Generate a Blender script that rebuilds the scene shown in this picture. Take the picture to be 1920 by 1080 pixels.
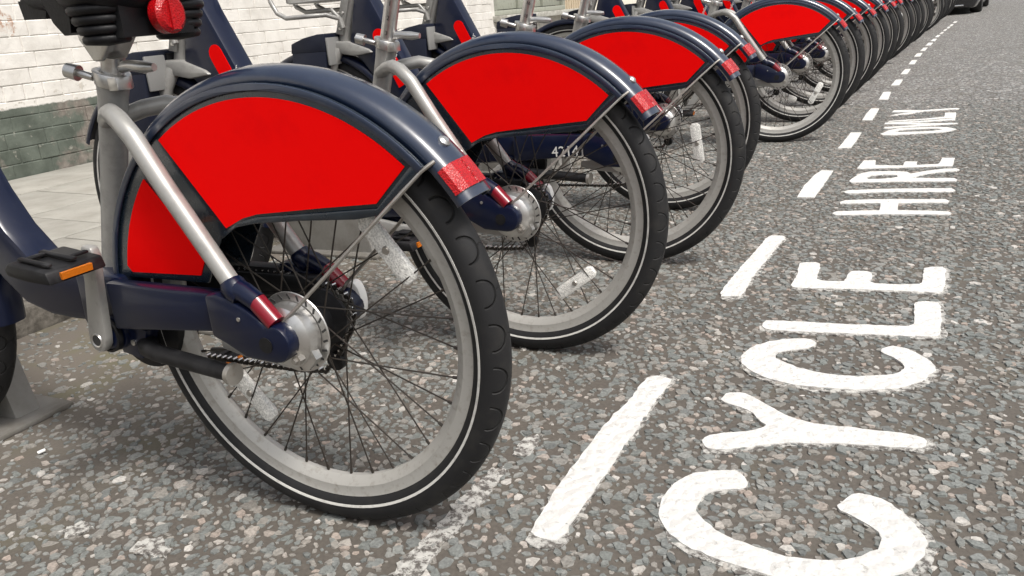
import bpy, bmesh, math, random
import numpy as np
from mathutils import Vector, Matrix
from mathutils.geometry import tessellate_polygon
random.seed(7); rng = np.random.default_rng(11)
for o in list(bpy.data.objects): bpy.data.objects.remove(o)
scene = bpy.context.scene
R = math.radians
# ------------------------------------------------------------------ camera
# world frame: +Y runs along the street, +X is to the right of it, z = 0 is the road
CAM_M = np.array([[0.8970327, -0.0678894, 0.4367189], [0.4341621, 0.3202083, -0.8420035], [-0.0826779, 0.9449115, 0.3167123]])
CAM_H = 0.76753
FPX = 1551.44
cd = bpy.data.cameras.new('camera'); cam = bpy.data.objects.new('camera', cd); scene.collection.objects.link(cam)
cd.sensor_width = 36; cd.lens = FPX / 1920 * 36; cd.clip_start = .02; cd.clip_end = 2000
m4 = Matrix.Identity(4)
for i in range(3):
    for j in range(3): m4[i][j] = CAM_M[i, j]
m4.translation = (0, 0, CAM_H)
cam.matrix_world = m4; scene.camera = cam
# ------------------------------------------------------------------ sky, sun, exposure
SUN_EL, SUN_AZ = 58, 115          # degrees; azimuth clockwise from +Y (the sun stands over the road, right of the camera)
w = bpy.data.worlds.new('World'); scene.world = w; w.use_nodes = True
nt = w.node_tree; bg = nt.nodes['Background']
sky = nt.nodes.new('ShaderNodeTexSky'); sky.sky_type = 'NISHITA'; sky.sun_disc = False
sky.sun_elevation = R(SUN_EL); sky.sun_rotation = R(SUN_AZ); sky.dust_density = 6; sky.air_density = 1.2; sky.ozone_density = 1
hs = nt.nodes.new('ShaderNodeHueSaturation'); hs.inputs['Saturation'].default_value = .35      # thin white cloud
nt.links.new(sky.outputs[0], hs.inputs['Color']); nt.links.new(hs.outputs[0], bg.inputs['Color'])
bg.inputs['Strength'].default_value = .105
sd = bpy.data.lights.new('sun', 'SUN'); sd.energy = 2.0; sd.angle = R(14); sd.color = (1, .96, .9)
so = bpy.data.objects.new('sun', sd); scene.collection.objects.link(so)
az, el = R(SUN_AZ), R(SUN_EL)
so.rotation_euler = Vector((math.sin(az) * math.cos(el), math.cos(az) * math.cos(el), math.sin(el))).to_track_quat('Z', 'Y').to_euler()
so.location = (3, 0, 6)
scene.view_settings.view_transform = 'Standard'; scene.view_settings.look = 'None'
scene.view_settings.gamma = 1; scene.view_settings.use_curve_mapping = False
scene.view_settings.exposure = 0.7
scene.render.engine = 'CYCLES'
# ------------------------------------------------------------------ helpers
COL = scene.collection
def ray(px, py):
    x = (px - 960) / FPX; y = -(py - 540) / FPX
    return CAM_M @ np.array([x, y, -1.0])
def gnd(px, py, z=0.0):
    d = ray(px, py); t = (z - CAM_H) / d[2]
    return (d[0] * t, d[1] * t)

class MB:
    """collects vertices and faces"""
    def __init__(s): s.v = []; s.f = []; s.uv = {}
    def add(s, vs, fs):
        n = len(s.v); s.v += [tuple(map(float, a)) for a in vs]; s.f += [tuple(i + n for i in f) for f in fs]; return s
    def box(s, c, d, rot=None):
        x, y, z = [a / 2 for a in d]
        vs = [Vector((i * x, j * y, k * z)) for i in (-1, 1) for j in (-1, 1) for k in (-1, 1)]
        if rot is not None: vs = [rot @ a for a in vs]
        vs = [a + Vector(c) for a in vs]
        return s.add(vs, [(0, 1, 3, 2), (4, 6, 7, 5), (0, 4, 5, 1), (2, 3, 7, 6), (0, 2, 6, 4), (1, 5, 7, 3)])
    def tube(s, pts, r, n=12, caps=True):
        pts = [Vector(a) for a in pts]; N = len(pts)
        rr = r if isinstance(r, (list, tuple)) else [r] * N
        prev = None; rings = []
        for i, a in enumerate(pts):
            t = (pts[min(i + 1, N - 1)] - pts[max(i - 1, 0)]).normalized()
            if prev is None:
                u = t.cross(Vector((0, 0, 1)) if abs(t.z) < .9 else Vector((1, 0, 0))).normalized()
            else: u = (prev - t * prev.dot(t)).normalized()
            prev = u; b = t.cross(u)
            rings.append([a + (u * math.cos(q) + b * math.sin(q)) * rr[i] for q in [2 * math.pi * k / n for k in range(n)]])
        vs = [p for g in rings for p in g]; fs = []
        for i in range(N - 1):
            for k in range(n): fs.append((i * n + k, i * n + (k + 1) % n, (i + 1) * n + (k + 1) % n, (i + 1) * n + k))
        if caps: fs.append(tuple(range(n - 1, -1, -1))); fs.append(tuple((N - 1) * n + k for k in range(n)))
        return s.add(vs, fs)
    def prism(s, out, s0, s1):
        """outline in (f,z), extruded in s"""
        n = len(out); area = sum(out[i][0] * out[(i + 1) % n][1] - out[(i + 1) % n][0] * out[i][1] for i in range(n))
        if area > 0: out = out[::-1]
        if s0 > s1: s0, s1 = s1, s0
        vs = [(a, s0, b) for a, b in out] + [(a, s1, b) for a, b in out]
        fs = []
        for t in tessellate_polygon([[Vector((a, b, 0)) for a, b in out]]):
            p = [Vector((out[i][0], out[i][1], 0)) for i in t]
            if (p[1] - p[0]).cross(p[2] - p[0]).z > 0: t = t[::-1]
            fs.append(tuple(i + n for i in t)); fs.append(tuple(i for i in t[::-1]))
        for i in range(n): j = (i + 1) % n; fs.append((i, j, j + n, i + n)[::-1])
        return s.add(vs, fs)
    def lathe(s, prof, c, n=48, a0=0, a1=2 * math.pi, closed=True, axis='s'):
        """profile of (r, s) pairs turned about the s axis through c"""
        full = abs(a1 - a0 - 2 * math.pi) < 1e-6; m = n if full else n + 1; P = len(prof); vs = []
        for i in range(m):
            q = a0 + (a1 - a0) * i / n
            for r_, s_ in prof: vs.append((c[0] - r_ * math.sin(q), c[1] + s_, c[2] + r_ * math.cos(q)))
        fs = []
        for i in range(n):
            i2 = (i + 1) % m
            for k in range(P if closed else P - 1):
                k2 = (k + 1) % P; fs.append((i * P + k, i2 * P + k, i2 * P + k2, i * P + k2))
        if not full and closed: fs.append(tuple(range(P))); fs.append(tuple(n * P + k for k in range(P - 1, -1, -1)))
        return s.add(vs, fs)
    def disc(s, c, r, s0, s1, n=32, r1=None):
        r1 = r if r1 is None else r1
        return s.lathe([(0.0001, s0), (r, s0), (r1, s1), (0.0001, s1)], c, n, closed=False)
    def mesh(s, name, mat, smooth=True, bevel=0, angle=40):
        me = bpy.data.meshes.new(name); me.from_pydata(s.v, [], s.f)
        bm = bmesh.new(); bm.from_mesh(me)
        bmesh.ops.remove_doubles(bm, verts=bm.verts, dist=1e-6)
        bmesh.ops.recalc_face_normals(bm, faces=bm.faces)
        if bevel:
            es = [e for e in bm.edges if len(e.link_faces) == 2 and e.calc_face_angle(0) > R(35)]
            bmesh.ops.bevel(bm, geom=es, offset=bevel, segments=2, affect='EDGES', profile=.5)
        bm.to_mesh(me); bm.free()
        if smooth:
            me.shade_smooth()
            me.set_sharp_from_angle(angle=R(angle))
        if mat: me.materials.append(mat)
        return me
def link(name, me, parent=None, loc=None, rot=None):
    o = bpy.data.objects.new(name, me); COL.objects.link(o)
    if parent: o.parent = parent
    if loc is not None: o.location = loc
    if rot is not None: o.rotation_euler = rot
    return o
def tag(o, label=None, cat=None, group=None, kind=None):
    if label: o['label'] = label
    if cat: o['category'] = cat
    if group: o['group'] = group
    if kind: o['kind'] = kind
    return o
# ------------------------------------------------------------------ materials
def mat(name, col, rough=.5, metal=0, spec=.5, coat=0, noise=None, bump=None, trans=0):
    m = bpy.data.materials.new(name); m.use_nodes = True; t = m.node_tree; b = t.nodes['Principled BSDF']
    b.inputs['Base Color'].default_value = (*col, 1); b.inputs['Roughness'].default_value = rough; b.inputs['Metallic'].default_value = metal
    b.inputs['Specular IOR Level'].default_value = spec; b.inputs['Coat Weight'].default_value = coat; b.inputs['Coat Roughness'].default_value = .12
    b.inputs['Transmission Weight'].default_value = trans
    tc = t.nodes.new('ShaderNodeTexCoord')
    if noise:   # (scale, colour2, lo, hi)
        n = t.nodes.new('ShaderNodeTexNoise'); n.inputs['Scale'].default_value = noise[0]; n.inputs['Detail'].default_value = 8; n.inputs['Roughness'].default_value = .65
        t.links.new(tc.outputs['Object'], n.inputs['Vector'])
        r = t.nodes.new('ShaderNodeMapRange'); r.inputs[1].default_value = noise[2]; r.inputs[2].default_value = noise[3]
        t.links.new(n.outputs[0], r.inputs[0])
        x = t.nodes.new('ShaderNodeMix'); x.data_type = 'RGBA'; x.inputs[6].default_value = (*col, 1); x.inputs[7].default_value = (*noise[1], 1)
        t.links.new(r.outputs[0], x.inputs[0]); t.links.new(x.outputs[2], b.inputs['Base Color'])
        rr = t.nodes.new('ShaderNodeMapRange'); rr.inputs[3].default_value = rough * .85; rr.inputs[4].default_value = min(1, rough * 1.35)
        t.links.new(n.outputs[0], rr.inputs[0]); t.links.new(rr.outputs[0], b.inputs['Roughness'])
    if bump:    # (scale, distance)
        n = t.nodes.new('ShaderNodeTexNoise'); n.inputs['Scale'].default_value = bump[0]; n.inputs['Detail'].default_value = 6
        t.links.new(tc.outputs['Object'], n.inputs['Vector'])
        bp = t.nodes.new('ShaderNodeBump'); bp.inputs['Distance'].default_value = bump[1]; bp.inputs['Strength'].default_value = 1
        t.links.new(n.outputs[0], bp.inputs['Height']); t.links.new(bp.outputs[0], b.inputs['Normal'])
    return m
NAVY = mat('navy_paint', (.0025, .0055, .022), .30, spec=.3, coat=.3, noise=(28, (.010, .013, .026), .56, .8))
FEND = mat('navy_fender_plastic', (.009, .017, .040), .30, coat=.9, noise=(11, (.034, .043, .062), .50, .80), bump=(45, .00035))
GUARD = mat('dark_guard_plastic', (.006, .012, .020), .25, coat=.6, noise=(22, (.016, .026, .036), .55, .8))
RED = mat('red_panel', (.80, .0, .0), .7, spec=.08, noise=(9, (.70, .0, .001), .5, .8))
SILVER = mat('silver_paint', (.33, .325, .31), .38, metal=.35, coat=.2, noise=(30, (.22, .215, .205), .5, .8))
ALLOY = mat('bare_alloy', (.62, .61, .59), .28, metal=.9, noise=(60, (.42, .41, .39), .5, .8))
RIM = mat('dull_rim_alloy', (.42, .41, .385), .45, metal=.35, noise=(70, (.26, .235, .20), .52, .80))
STEEL = mat('dull_steel', (.40, .38, .35), .4, metal=.8, noise=(40, (.25, .21, .17), .5, .8))
SPOKE = mat('dark_spoke', (.045, .038, .032), .45, metal=.5)
BLACK = mat('black_plastic', (.008, .008, .009), .45, spec=.25, noise=(30, (.03, .03, .032), .5, .8))
SADDLE = mat('black_saddle_vinyl', (.006, .006, .007), .42, spec=.28, bump=(220, .0004))
WHITE = mat('white_plastic', (.72, .72, .70), .35)
STRIPE = mat('reflective_white_band', (.58, .57, .54), .5, noise=(40, (.30, .29, .27), .5, .75))
GREYP = mat('grey_panel', (.24, .24, .235), .5)
DOCK = mat('dock_grey_metal', (.27, .265, .25), .5, metal=.15, noise=(12, (.19, .18, .165), .45, .75))
PLATE = mat('dirty_base_plate', (.15, .145, .135), .7, noise=(10, (.10, .09, .075), .4, .7))
DOCKN = mat('dock_navy', (.009, .012, .026), .5, spec=.3, noise=(16, (.018, .021, .033), .5, .8))
MARK = mat('white_print', (.62, .62, .60), .6)
DARKM = mat('dark_print', (.03, .03, .03), .6)
AMBER = mat('amber_reflector', (.48, .13, .008), .25, bump=(500, .0008))
CHAIN = mat('oily_chain', (.05, .045, .04), .35, metal=.7)
PIN = mat('bright_chain_pin', (.75, .73, .7), .25, metal=.9)
def lens_mat(name, col, sc=420):
    m = mat(name, col, .25, spec=.35, coat=.3); t = m.node_tree; b = t.nodes['Principled BSDF']
    tc = t.nodes.new('ShaderNodeTexCoord'); v = t.nodes.new('ShaderNodeTexVoronoi'); v.inputs['Scale'].default_value = sc
    t.links.new(tc.outputs['Object'], v.inputs['Vector'])
    bp = t.nodes.new('ShaderNodeBump'); bp.inputs['Distance'].default_value = .0008; t.links.new(v.outputs['Distance'], bp.inputs['Height']); t.links.new(bp.outputs[0], b.inputs['Normal'])
    mx = t.nodes.new('ShaderNodeMix'); mx.data_type = 'RGBA'; mx.inputs[6].default_value = (*[c * .55 for c in col], 1); mx.inputs[7].default_value = (*[min(1, c * 1.2) for c in col], 1)
    t.links.new(v.outputs['Distance'], mx.inputs[0]); t.links.new(mx.outputs[2], b.inputs['Base Color'])
    return m
REFL = lens_mat('red_reflector_lens', (.40, .003, .006))
REDB = mat('red_reflective_band', (.17, .003, .012), .3, coat=.2)
CLEARR = lens_mat('clear_reflector_lens', (.82, .81, .77), 330)
def tyre_mat():
    m = mat('tyre_rubber', (.013, .013, .014), .6, spec=.3, noise=(26, (.032, .030, .027), .5, .85)); t = m.node_tree; b = t.nodes['Principled BSDF']
    uv = t.nodes.new('ShaderNodeUVMap'); sp = t.nodes.new('ShaderNodeSeparateXYZ'); t.links.new(uv.outputs[0], sp.inputs[0])
    def M(op, a, bb=None, c=None):
        n = t.nodes.new('ShaderNodeMath'); n.operation = op
        for i, x in enumerate((a, bb, c)):
            if x is None: continue
            if isinstance(x, (int, float)): n.inputs[i].default_value = x
            else: t.links.new(x, n.inputs[i])
        return n.outputs[0]
    # u: metres round the tread, v: metres across from the crown
    u, v = sp.outputs[0], sp.outputs[1]
    av = M('ABSOLUTE', v)
    sgn = M('MULTIPLY', M('SIGN', v), .5)
    cell = M('SUBTRACT', M('FRACT', M('ADD', M('DIVIDE', u, .0639), sgn)), .5)
    du = M('MULTIPLY', cell, .0639)
    d = M('SQRT', M('ADD', M('POWER', du, 2), M('POWER', M('SUBTRACT', av, .0265), 2)))
    ring = M('SUBTRACT', 1, M('MINIMUM', 1, M('DIVIDE', M('ABSOLUTE', M('SUBTRACT', d, .0195)), .0021)))
    inside = M('LESS_THAN', av, .0285)
    ring = M('MULTIPLY', ring, inside)
    sip = M('SUBTRACT', 1, M('MINIMUM', 1, M('DIVIDE', M('ABSOLUTE', M('SUBTRACT', du, M('MULTIPLY', M('SUBTRACT', av, .004), .5))), .0009)))
    sip = M('MULTIPLY', sip, M('LESS_THAN', av, .0065)); 
    groove = M('MAXIMUM', ring, M('MULTIPLY', sip, .7))
    bp = t.nodes.new('ShaderNodeBump'); bp.inputs['Distance'].default_value = .003; bp.inputs['Strength'].default_value = 1
    src = b.inputs['Base Color'].links[0].from_socket; gm = t.nodes.new('ShaderNodeMix'); gm.data_type = 'RGBA'; gm.inputs[7].default_value = (.004, .004, .004, 1)
    t.links.new(M('MULTIPLY', groove, .85), gm.inputs[0]); t.links.new(src, gm.inputs[6]); t.links.new(gm.outputs[2], b.inputs['Base Color'])
    t.links.new(M('MULTIPLY', groove, -1), bp.inputs['Height']); t.links.new(bp.outputs[0], b.inputs['Normal'])
    return m
TYRE = tyre_mat()
# ------------------------------------------------------------------ the bicycle: meshes built once, local axes x = forward, y = left, z = up, rear hub over the origin
WR = .335; HUBZ = WR; WB = 1.10
C0 = (0, 0, HUBZ); C1 = (WB, 0, HUBZ)
def tyre_mesh(c):
    prof = []
    for k in range(20):
        q = 2 * math.pi * k / 20; prof.append((.3125 + .0275 * math.cos(q), .0262 * math.sin(q)))
    mb = MB().lathe(prof, c, 120)
    me = mb.mesh('tyre', TYRE)
    uvl = me.uv_layers.new(name='UVMap')
    for poly in me.polygons:
        qs = []
        for li in poly.loop_indices:
            co = me.vertices[me.loops[li].vertex_index].co
            a = math.atan2(-(co.x - c[0]), co.z - c[2]) % (2 * math.pi); rr = math.hypot(co.x - c[0], co.z - c[2])
            q = math.atan2(co.y - c[1], rr - .3125)
            qs.append([li, a, q])
        if max(x[1] for x in qs) - min(x[1] for x in qs) > 3:
            for x in qs:
                if x[1] < 3: x[1] += 2 * math.pi
        if max(x[2] for x in qs) - min(x[2] for x in qs) > 3:
            for x in qs:
                if x[2] < 0: x[2] += 2 * math.pi
        for li, a, q in qs: uvl.data[li].uv = (a * .3356, q * .0268)
    return me
def rim_mesh(c):
    return MB().lathe([(.2935, .0150), (.2912, .0172), (.2885, .0160), (.2745, .0150), (.2640, .0085), (.2600, .004), (.2600, -.004), (.2640, -.0085), (.2745, -.0150), (.2885, -.0160), (.2912, -.0172), (.2935, -.0150)], c, 96).mesh('rim', RIM, angle=25)
def stripe_mesh(c, sg):
    pr = []
    for r_ in (.3028, .3046, .3066):
        s_ = .0262 * math.sqrt(max(0, 1 - ((r_ - .3125) / .0275) ** 2)); pr.append((r_, sg * (s_ + .0006)))
    pr += [(.3066, sg * .022), (.3028, sg * .022)]
    return MB().lathe(pr, c, 120).mesh('reflective_band', STRIPE)
def spoke_list(c, fr=.042, fs=(.026, -.030), n=36, phase=0):
    out = []
    for k in range(n):
        sd = fs[k % 2]; j = k // 2; a = 2 * math.pi * k / n + phase
        off = R(62) * (1 if j % 2 else -1)
        b = a + off
        out.append(((c[0] - fr * math.sin(b), sd, c[2] + fr * math.cos(b)), (c[0] - .2615 * math.sin(a), 0, c[2] + .2615 * math.cos(a))))
    return out
def spoke_mesh(pa, pb):
    mb = MB().tube([pa, pb], .00125, 6); e = Vector(pa) - Vector(pb); e.normalize()
    mb.tube([Vector(pb) - e * .001, Vector(pb) + e * .010], .0024, 6)
    return mb.mesh('spoke', SPOKE)
def circ(cx, cz, r, a0, a1, n):
    return [(cx - r * math.sin(R(a0 + (a1 - a0) * i / n)), cz + r * math.cos(R(a0 + (a1 - a0) * i / n))) for i in range(n + 1)]
# angle convention: 0 = straight up, positive = towards the rear
P = {}          # name -> list of (object name, mesh, parent part name or None)
parts = []
def part(key, name, me, parent=None): parts.append((key, name, me, parent)); return me
# ---- wheels
part('rw', 'rear_wheel', rim_mesh(C0))
part('rwt', 'tyre', tyre_mesh(C0), 'rw')
for sg in (1, -1): part('rws%d' % sg, 'reflective_band', stripe_mesh(C0, sg), 'rw')
hub = MB().lathe([(.016, -.06), (.024, -.05), (.046, -.034), (.046, -.028), (.028, -.018), (.026, .015), (.044, .022), (.044, .03), (.02, .034), (.016, .05)], C0, 32, closed=False)
part('rwh', 'hub', hub.mesh('hub', BLACK), 'rw')
SPK = [spoke_mesh(a, b) for a, b in spoke_list(C0, phase=.06)]
sj = MB()
for a, b in spoke_list(C0, phase=.06): sj.tube([a, b], .00125, 5)
SPK_JOIN = sj.mesh('spokes', SPOKE)
sj = MB()
for a, b in spoke_list(C1, fs=(.03, -.03)): sj.tube([a, b], .00125, 5)
SPK_FRONT = sj.mesh('spokes', SPOKE)
disc = MB().lathe([(.030, .036), (.0635, .036), (.0645, .0375), (.0635, .039), (.030, .039)], C0, 64)
part('bd', 'brake_cooling_disc', disc.mesh('brake_cooling_disc', ALLOY, angle=25), 'rw')
sl = MB()
for k in range(22):
    a = 2 * math.pi * k / 22; rot = Matrix.Rotation(-a + .5, 3, 'Y') 
    sl.box((C0[0] - .0572 * math.sin(a), .0378, C0[2] + .0572 * math.cos(a)), (.0035, .0032, .0095), rot)
part('bds', 'cooling_slots', sl.mesh('cooling_slots', DARKM, smooth=False), 'rw')
cov = MB().lathe([(.0001, .078), (.014, .078), (.020, .074), (.038, .070), (.0480, .062), (.0505, .050), (.0505, .0405), (.0001, .0405)], C0, 40, closed=False)
cov.prism([(-.022, .318), (-.044, .322), (-.052, .305), (-.035, .287), (-.010, .292)], .046, .060)
part('bc', 'hub_brake_cover', cov.mesh('hub_brake_cover', ALLOY, angle=30))
part('ba', 'brake_arm', MB().prism([(.0, .318), (.02, .345), (.10, .322), (.135, .318), (.135, .302), (.09, .292), (.02, .285)], .046, .058).mesh('brake_arm', SILVER, bevel=.003))
nut = MB(); nut.tube([(-.030, .066, .309), (-.030, .078, .309)], .0085, 6); nut.tube([(-.030, .07, .309), (-.030, .084, .309)], .004, 8)
part('an', 'axle_nut', nut.mesh('axle_nut', STEEL))
spr = MB()
teeth = [(math.sin(2 * math.pi * k / 44) * (.041 if k % 2 else .037), HUBZ + math.cos(2 * math.pi * k / 44) * (.041 if k % 2 else .037)) for k in range(44)]
spr.prism(teeth, -.052, -.049); spr.disc(C0, .030, -.068, -.05, 24)
part('sp', 'sprocket', spr.mesh('sprocket', STEEL, smooth=False), 'rw')
cap = [(-.018 + .017 * math.cos(t), .342 + .034 * math.sin(t)) for t in [2 * math.pi * k / 18 for k in range(18)]]
part('wc', 'axle_guard', MB().prism(cap, -.104, -.085).mesh('axle_guard', WHITE, bevel=.004))
der = MB().prism([(.0, .312), (.018, .30), (.026, .255), (.016, .238), (.0, .244), (-.014, .295)], -.070, -.058); der.disc((.012, 0, .246), .016, -.068, -.052, 20)
part('ct', 'chain_tensioner', der.mesh('chain_tensioner', BLACK, bevel=.002))
for k, (a, r0) in enumerate(((52, .205), (-132, .205))):
    # clear reflector clipped between the spokes
    mb = MB(); L_, W_ = .058, .0145
    out = [(-L_, -W_ * .55), (-L_ * .86, -W_), (L_ * .86, -W_), (L_, -W_ * .55), (L_, W_ * .55), (L_ * .86, W_), (-L_ * .86, W_), (-L_, W_ * .55)]
    ca = R(a); cx, cz = -r0 * math.sin(ca), HUBZ + r0 * math.cos(ca)
    tx = (math.cos(ca), math.sin(ca)); nx = (-math.sin(ca), math.cos(ca))
    pl = [(cx + x * tx[0] + y * nx[0], cz + x * tx[1] + y * nx[1]) for x, y in out]
    mb.prism(pl, -.006, .006)
    part('wr%d' % k, 'spoke_reflector', mb.mesh('spoke_reflector', CLEARR, bevel=.002), 'rw')
    part('wrb%d' % k, 'reflector_clip', MB().disc((cx, 0, cz), .0068, .0055, .0085, 20, .005).mesh('reflector_clip', STEEL), 'rw')
part('fw', 'front_wheel', rim_mesh(C1))
part('fwt', 'tyre', tyre_mesh(C1), 'fw')
for sg in (1, -1): part('fws%d' % sg, 'reflective_band', stripe_mesh(C1, sg), 'fw')
part('fwh', 'hub', MB().lathe([(.012, -.055), (.04, -.035), (.04, -.028), (.022, -.02), (.022, .02), (.04, .028), (.05, .035), (.05, .05), (.012, .055)], C1, 28, closed=False).mesh('hub', SILVER), 'fw')
part('fwk', 'spokes', SPK_FRONT, 'fw')
# ---- mudguards and side guards
def fender(c, r, hw, a0, a1, n=48):
    o = [(r - .024, -hw), (r - .012, -hw * .97), (r - .004, -hw * .68), (r, 0), (r - .004, hw * .68), (r - .012, hw * .97), (r - .024, hw)]
    i = [(a - .003, b * .93) for a, b in o[::-1]]
    return MB().lathe(o + i, c, n, R(a0), R(a1))
part('rf', 'rear_mudguard', fender(C0, .3875, .036, -84, 56.8).mesh('rear_mudguard', FEND, angle=50))
part('ff', 'front_mudguard', fender(C1, .362, .032, -62, 101).mesh('front_mudguard', NAVY, angle=50))
for k_, pr_ in enumerate(([(.3868, .004), (.3845, .0225), (.3770, .0345), (.3690, .0368), (.3720, .0340), (.3800, .0200)], [(.3905, -.018), (.3915, -.014), (.3912, .0005), (.3880, .0025), (.3830, .0), (.3830, -.018)])):
    pr_ = [(r_ + (.0022 if k_ == 0 else -.001), s_ + (.0012 if s_ > .02 else 0)) for r_, s_ in pr_]
    part('rr%d' % k_, 'tail_reflector', MB().lathe(pr_, C0, 8, R(49.0), R(54.8)).mesh('tail_reflector', REFL, angle=25), 'rf')
a = R(44.5); bc = Vector((-.3875 * math.sin(a), 0, HUBZ + .3875 * math.cos(a))); d = Vector((-math.sin(a), 0, math.cos(a)))
part('rfb', 'mudguard_bolt', MB().tube([bc - d * .002, bc + d * .002, bc + d * .005], [.0085, .0085, .005], 14).mesh('mudguard_bolt', ALLOY), 'rf')
STAYLINE = [(.215, .655), (.060, .395)]
g_out = circ(0, HUBZ, .3655, -80, 46.5, 40) + [(-.198, .524), (-.150, .516), (-.054, .511), (.030, .504), (.068, .497), (.105, .478), (.130, .440), (.150, .4045), (.318, .4035), (.345, .402)]
red_big = circ(0, HUBZ, .3465, -33.0, 43.3, 26) + [(-.187, .5385), (-.094, .5300), (.023, .5180), (.052, .5110), (.088, .4950)]
red_small = circ(0, HUBZ, .3330, -74.5, -46.0, 16) + [(.143, .447), (.160, .417), (.312, .4135)]
for sg in (1, -1):
    part('gd%d' % sg, 'side_guard', MB().prism(g_out, sg * .040, sg * .0455).mesh('side_guard', GUARD, bevel=.0015))
    rim_ = circ(0, HUBZ, .3655, -80, 46.5, 40) + circ(0, HUBZ, .3545, 46.5, -80, 40)
    part('gr%d' % sg, 'guard_rim', MB().prism(rim_, sg * .0458, sg * .0495).mesh('guard_rim', FEND, bevel=.0015), 'gd%d' % sg)
    low = [(-.2655, .588), (-.198, .524), (-.150, .516), (-.054, .511), (.030, .504), (.068, .497), (.100, .478), (.092, .490), (.060, .505), (.026, .5135), (-.094, .5235), (-.188, .532), (-.247, .588)]
    part('gl%d' % sg, 'guard_lip', MB().prism(low, sg * .0458, sg * .0490).mesh('guard_lip', GUARD, bevel=.001), 'gd%d' % sg)
    part('rp%d' % sg, 'red_panel', MB().prism(red_big, sg * .0458, sg * .0475).mesh('red_panel', RED), 'gd%d' % sg)
    part('rq%d' % sg, 'red_panel', MB().prism(red_small, sg * .0458, sg * .0475).mesh('red_panel', RED), 'gd%d' % sg)
    part('fs%d' % sg, 'mudguard_stay', MB().tube([(-.004, sg * .074, .358), (-.03, sg * .062, .382), (-.262, sg * .046, .582), (-.275, sg * .034, .592)], .0028, 8).mesh('mudguard_stay', STEEL))
# ---- rear frame
def seat_axis(z): return .4125 - (z - .406) * .3195
part('st', 'seat_tube', MB().tube([(seat_axis(.398), 0, .398), (seat_axis(.62), 0, .62), (seat_axis(.685), 0, .685), (seat_axis(.706), 0, .706)], [.0215, .0215, .0225, .0245], 24).mesh('seat_tube', SILVER))
for sg in (1, -1):
    pts = [(.334, sg * .012, .652), (.300, sg * .034, .664), (.268, sg * .054, .668), (.240, sg * .066, .659), (.212, sg * .071, .634), (.165, sg * .073, .560), (.058, sg * .0765, .405)]
    part('ss%d' % sg, 'seat_stay', MB().tube(pts, [.014, .014, .0145, .015, .015, .015, .014], 20).mesh('seat_stay', SILVER))
    sock = MB().tube([(.0705, sg * .0765, .4245), (.067, sg * .077, .4190), (.058, sg * .078, .4085), (.050, sg * .0785, .402)], [.0155, .0185, .0185, .0165], 20)
    sock.tube([(.060, sg * .078, .413), (.042, sg * .079, .408), (.0205, sg * .080, .396)], [.0165, .0155, .0145], 20)
    part('sk%d' % sg, 'stay_socket', sock.mesh('stay_socket', NAVY))
    lug = [(.112, .404), (.094, .424), (.070, .424), (.046, .398), (.020, .372), (.006, .366)] + [(-.006 + .034 * math.cos(t), .338 + .033 * math.sin(t)) for t in [R(42 - 21 * k) for k in range(11)]][::1] + [(.050, .312), (.085, .328), (.112, .339)]
    lug = [(.112, .404), (.090, .408), (.066, .402), (.040, .390), (.014, .374)] + [(-.005 - .031 * math.sin(R(q)), .337 + .030 * math.cos(R(q))) for q in range(-20, 181, 20)] + [(.050, .310), (.085, .328), (.112, .339)]
    part('dl%d' % sg, 'dropout_lug', MB().prism(lug, sg * .066, sg * .094).mesh('dropout_lug', NAVY, bevel=.006))
    part('db%d' % sg, 'lug_disc', MB().disc((.006, 0, .336), .012, sg * .0942, sg * .0958, 24).mesh('lug_disc', BLACK), 'dl%d' % sg)
    band = MB().tube([(.0225, sg * .080, .3975), (-.008, sg * .081, .3665)], .0142, 20)
    part('bn%d' % sg, 'red_reflective_band', band.mesh('red_reflective_band', REDB), 'dl%d' % sg)
    part('lr%d' % sg, 'rivet', MB().disc((.050, 0, .372), .0032, sg * .0940, sg * .0956, 12).mesh('rivet', ALLOY), 'dl%d' % sg)
    beam = [(.345, .4035), (.10, .4025), (.095, .372), (.105, .340), (.345, .3215)]
    part('cs%d' % sg, 'chainstay', MB().prism(beam, sg * .052, sg * .080).mesh('chainstay', NAVY if sg > 0 else BLACK, bevel=.006))
down = [(.340, .405), (.470, .4065), (.550, .410), (.600, .421), (.645, .466), (.685, .530), (.722, .610), (.760, .688), (.832, .830), (.846, .868), (.893, .868), (.940, .700), (.930, .672), (.895, .640), (.850, .580), (.790, .500), (.735, .425), (.690, .370), (.640, .328), (.575, .310), (.510, .3060), (.420, .308), (.340, .318)]
fr = MB().prism(down, -.034, .034)
part('fm', 'main_frame', fr.mesh('main_frame', NAVY, bevel=.011))
bbx = MB().prism([(.332, .4075), (.440, .4075), (.444, .316), (.332, .318)], -.062, .062)
part('bx', 'frame_bracket', bbx.mesh('frame_bracket', NAVY, bevel=.007))
BBC = (.372, 0, .307)
bb = MB().disc(BBC, .030, -.07, .066, 28); bb.disc(BBC, .024, .060, .078, 28)
bb.prism([(.30, .315), (.37, .33), (.37, .27), (.325, .262)], .030, .058)
part('bb', 'bottom_bracket', bb.mesh('bottom_bracket', NAVY, bevel=.002))
part('br', 'bearing_ring', MB().lathe([(.0245, .070), (.029, .070), (.029, .079), (.0245, .079)], BBC, 28).mesh('bearing_ring', BLACK), 'bb')
part('bt', 'bracket_bolt', MB().disc((.335, 0, .292), .005, .057, .0615, 12).mesh('bracket_bolt', ALLOY), 'bb')
cc = MB().disc((.345, 0, .312), .080, -.020, .026, 48); cc.prism([(.35, .392), (.02, .392), (.0, .375), (.02, .37), (.30, .35)], -.066, -.046)
part('cc', 'chain_case', cc.mesh('chain_case', BLACK, bevel=.002))
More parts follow.
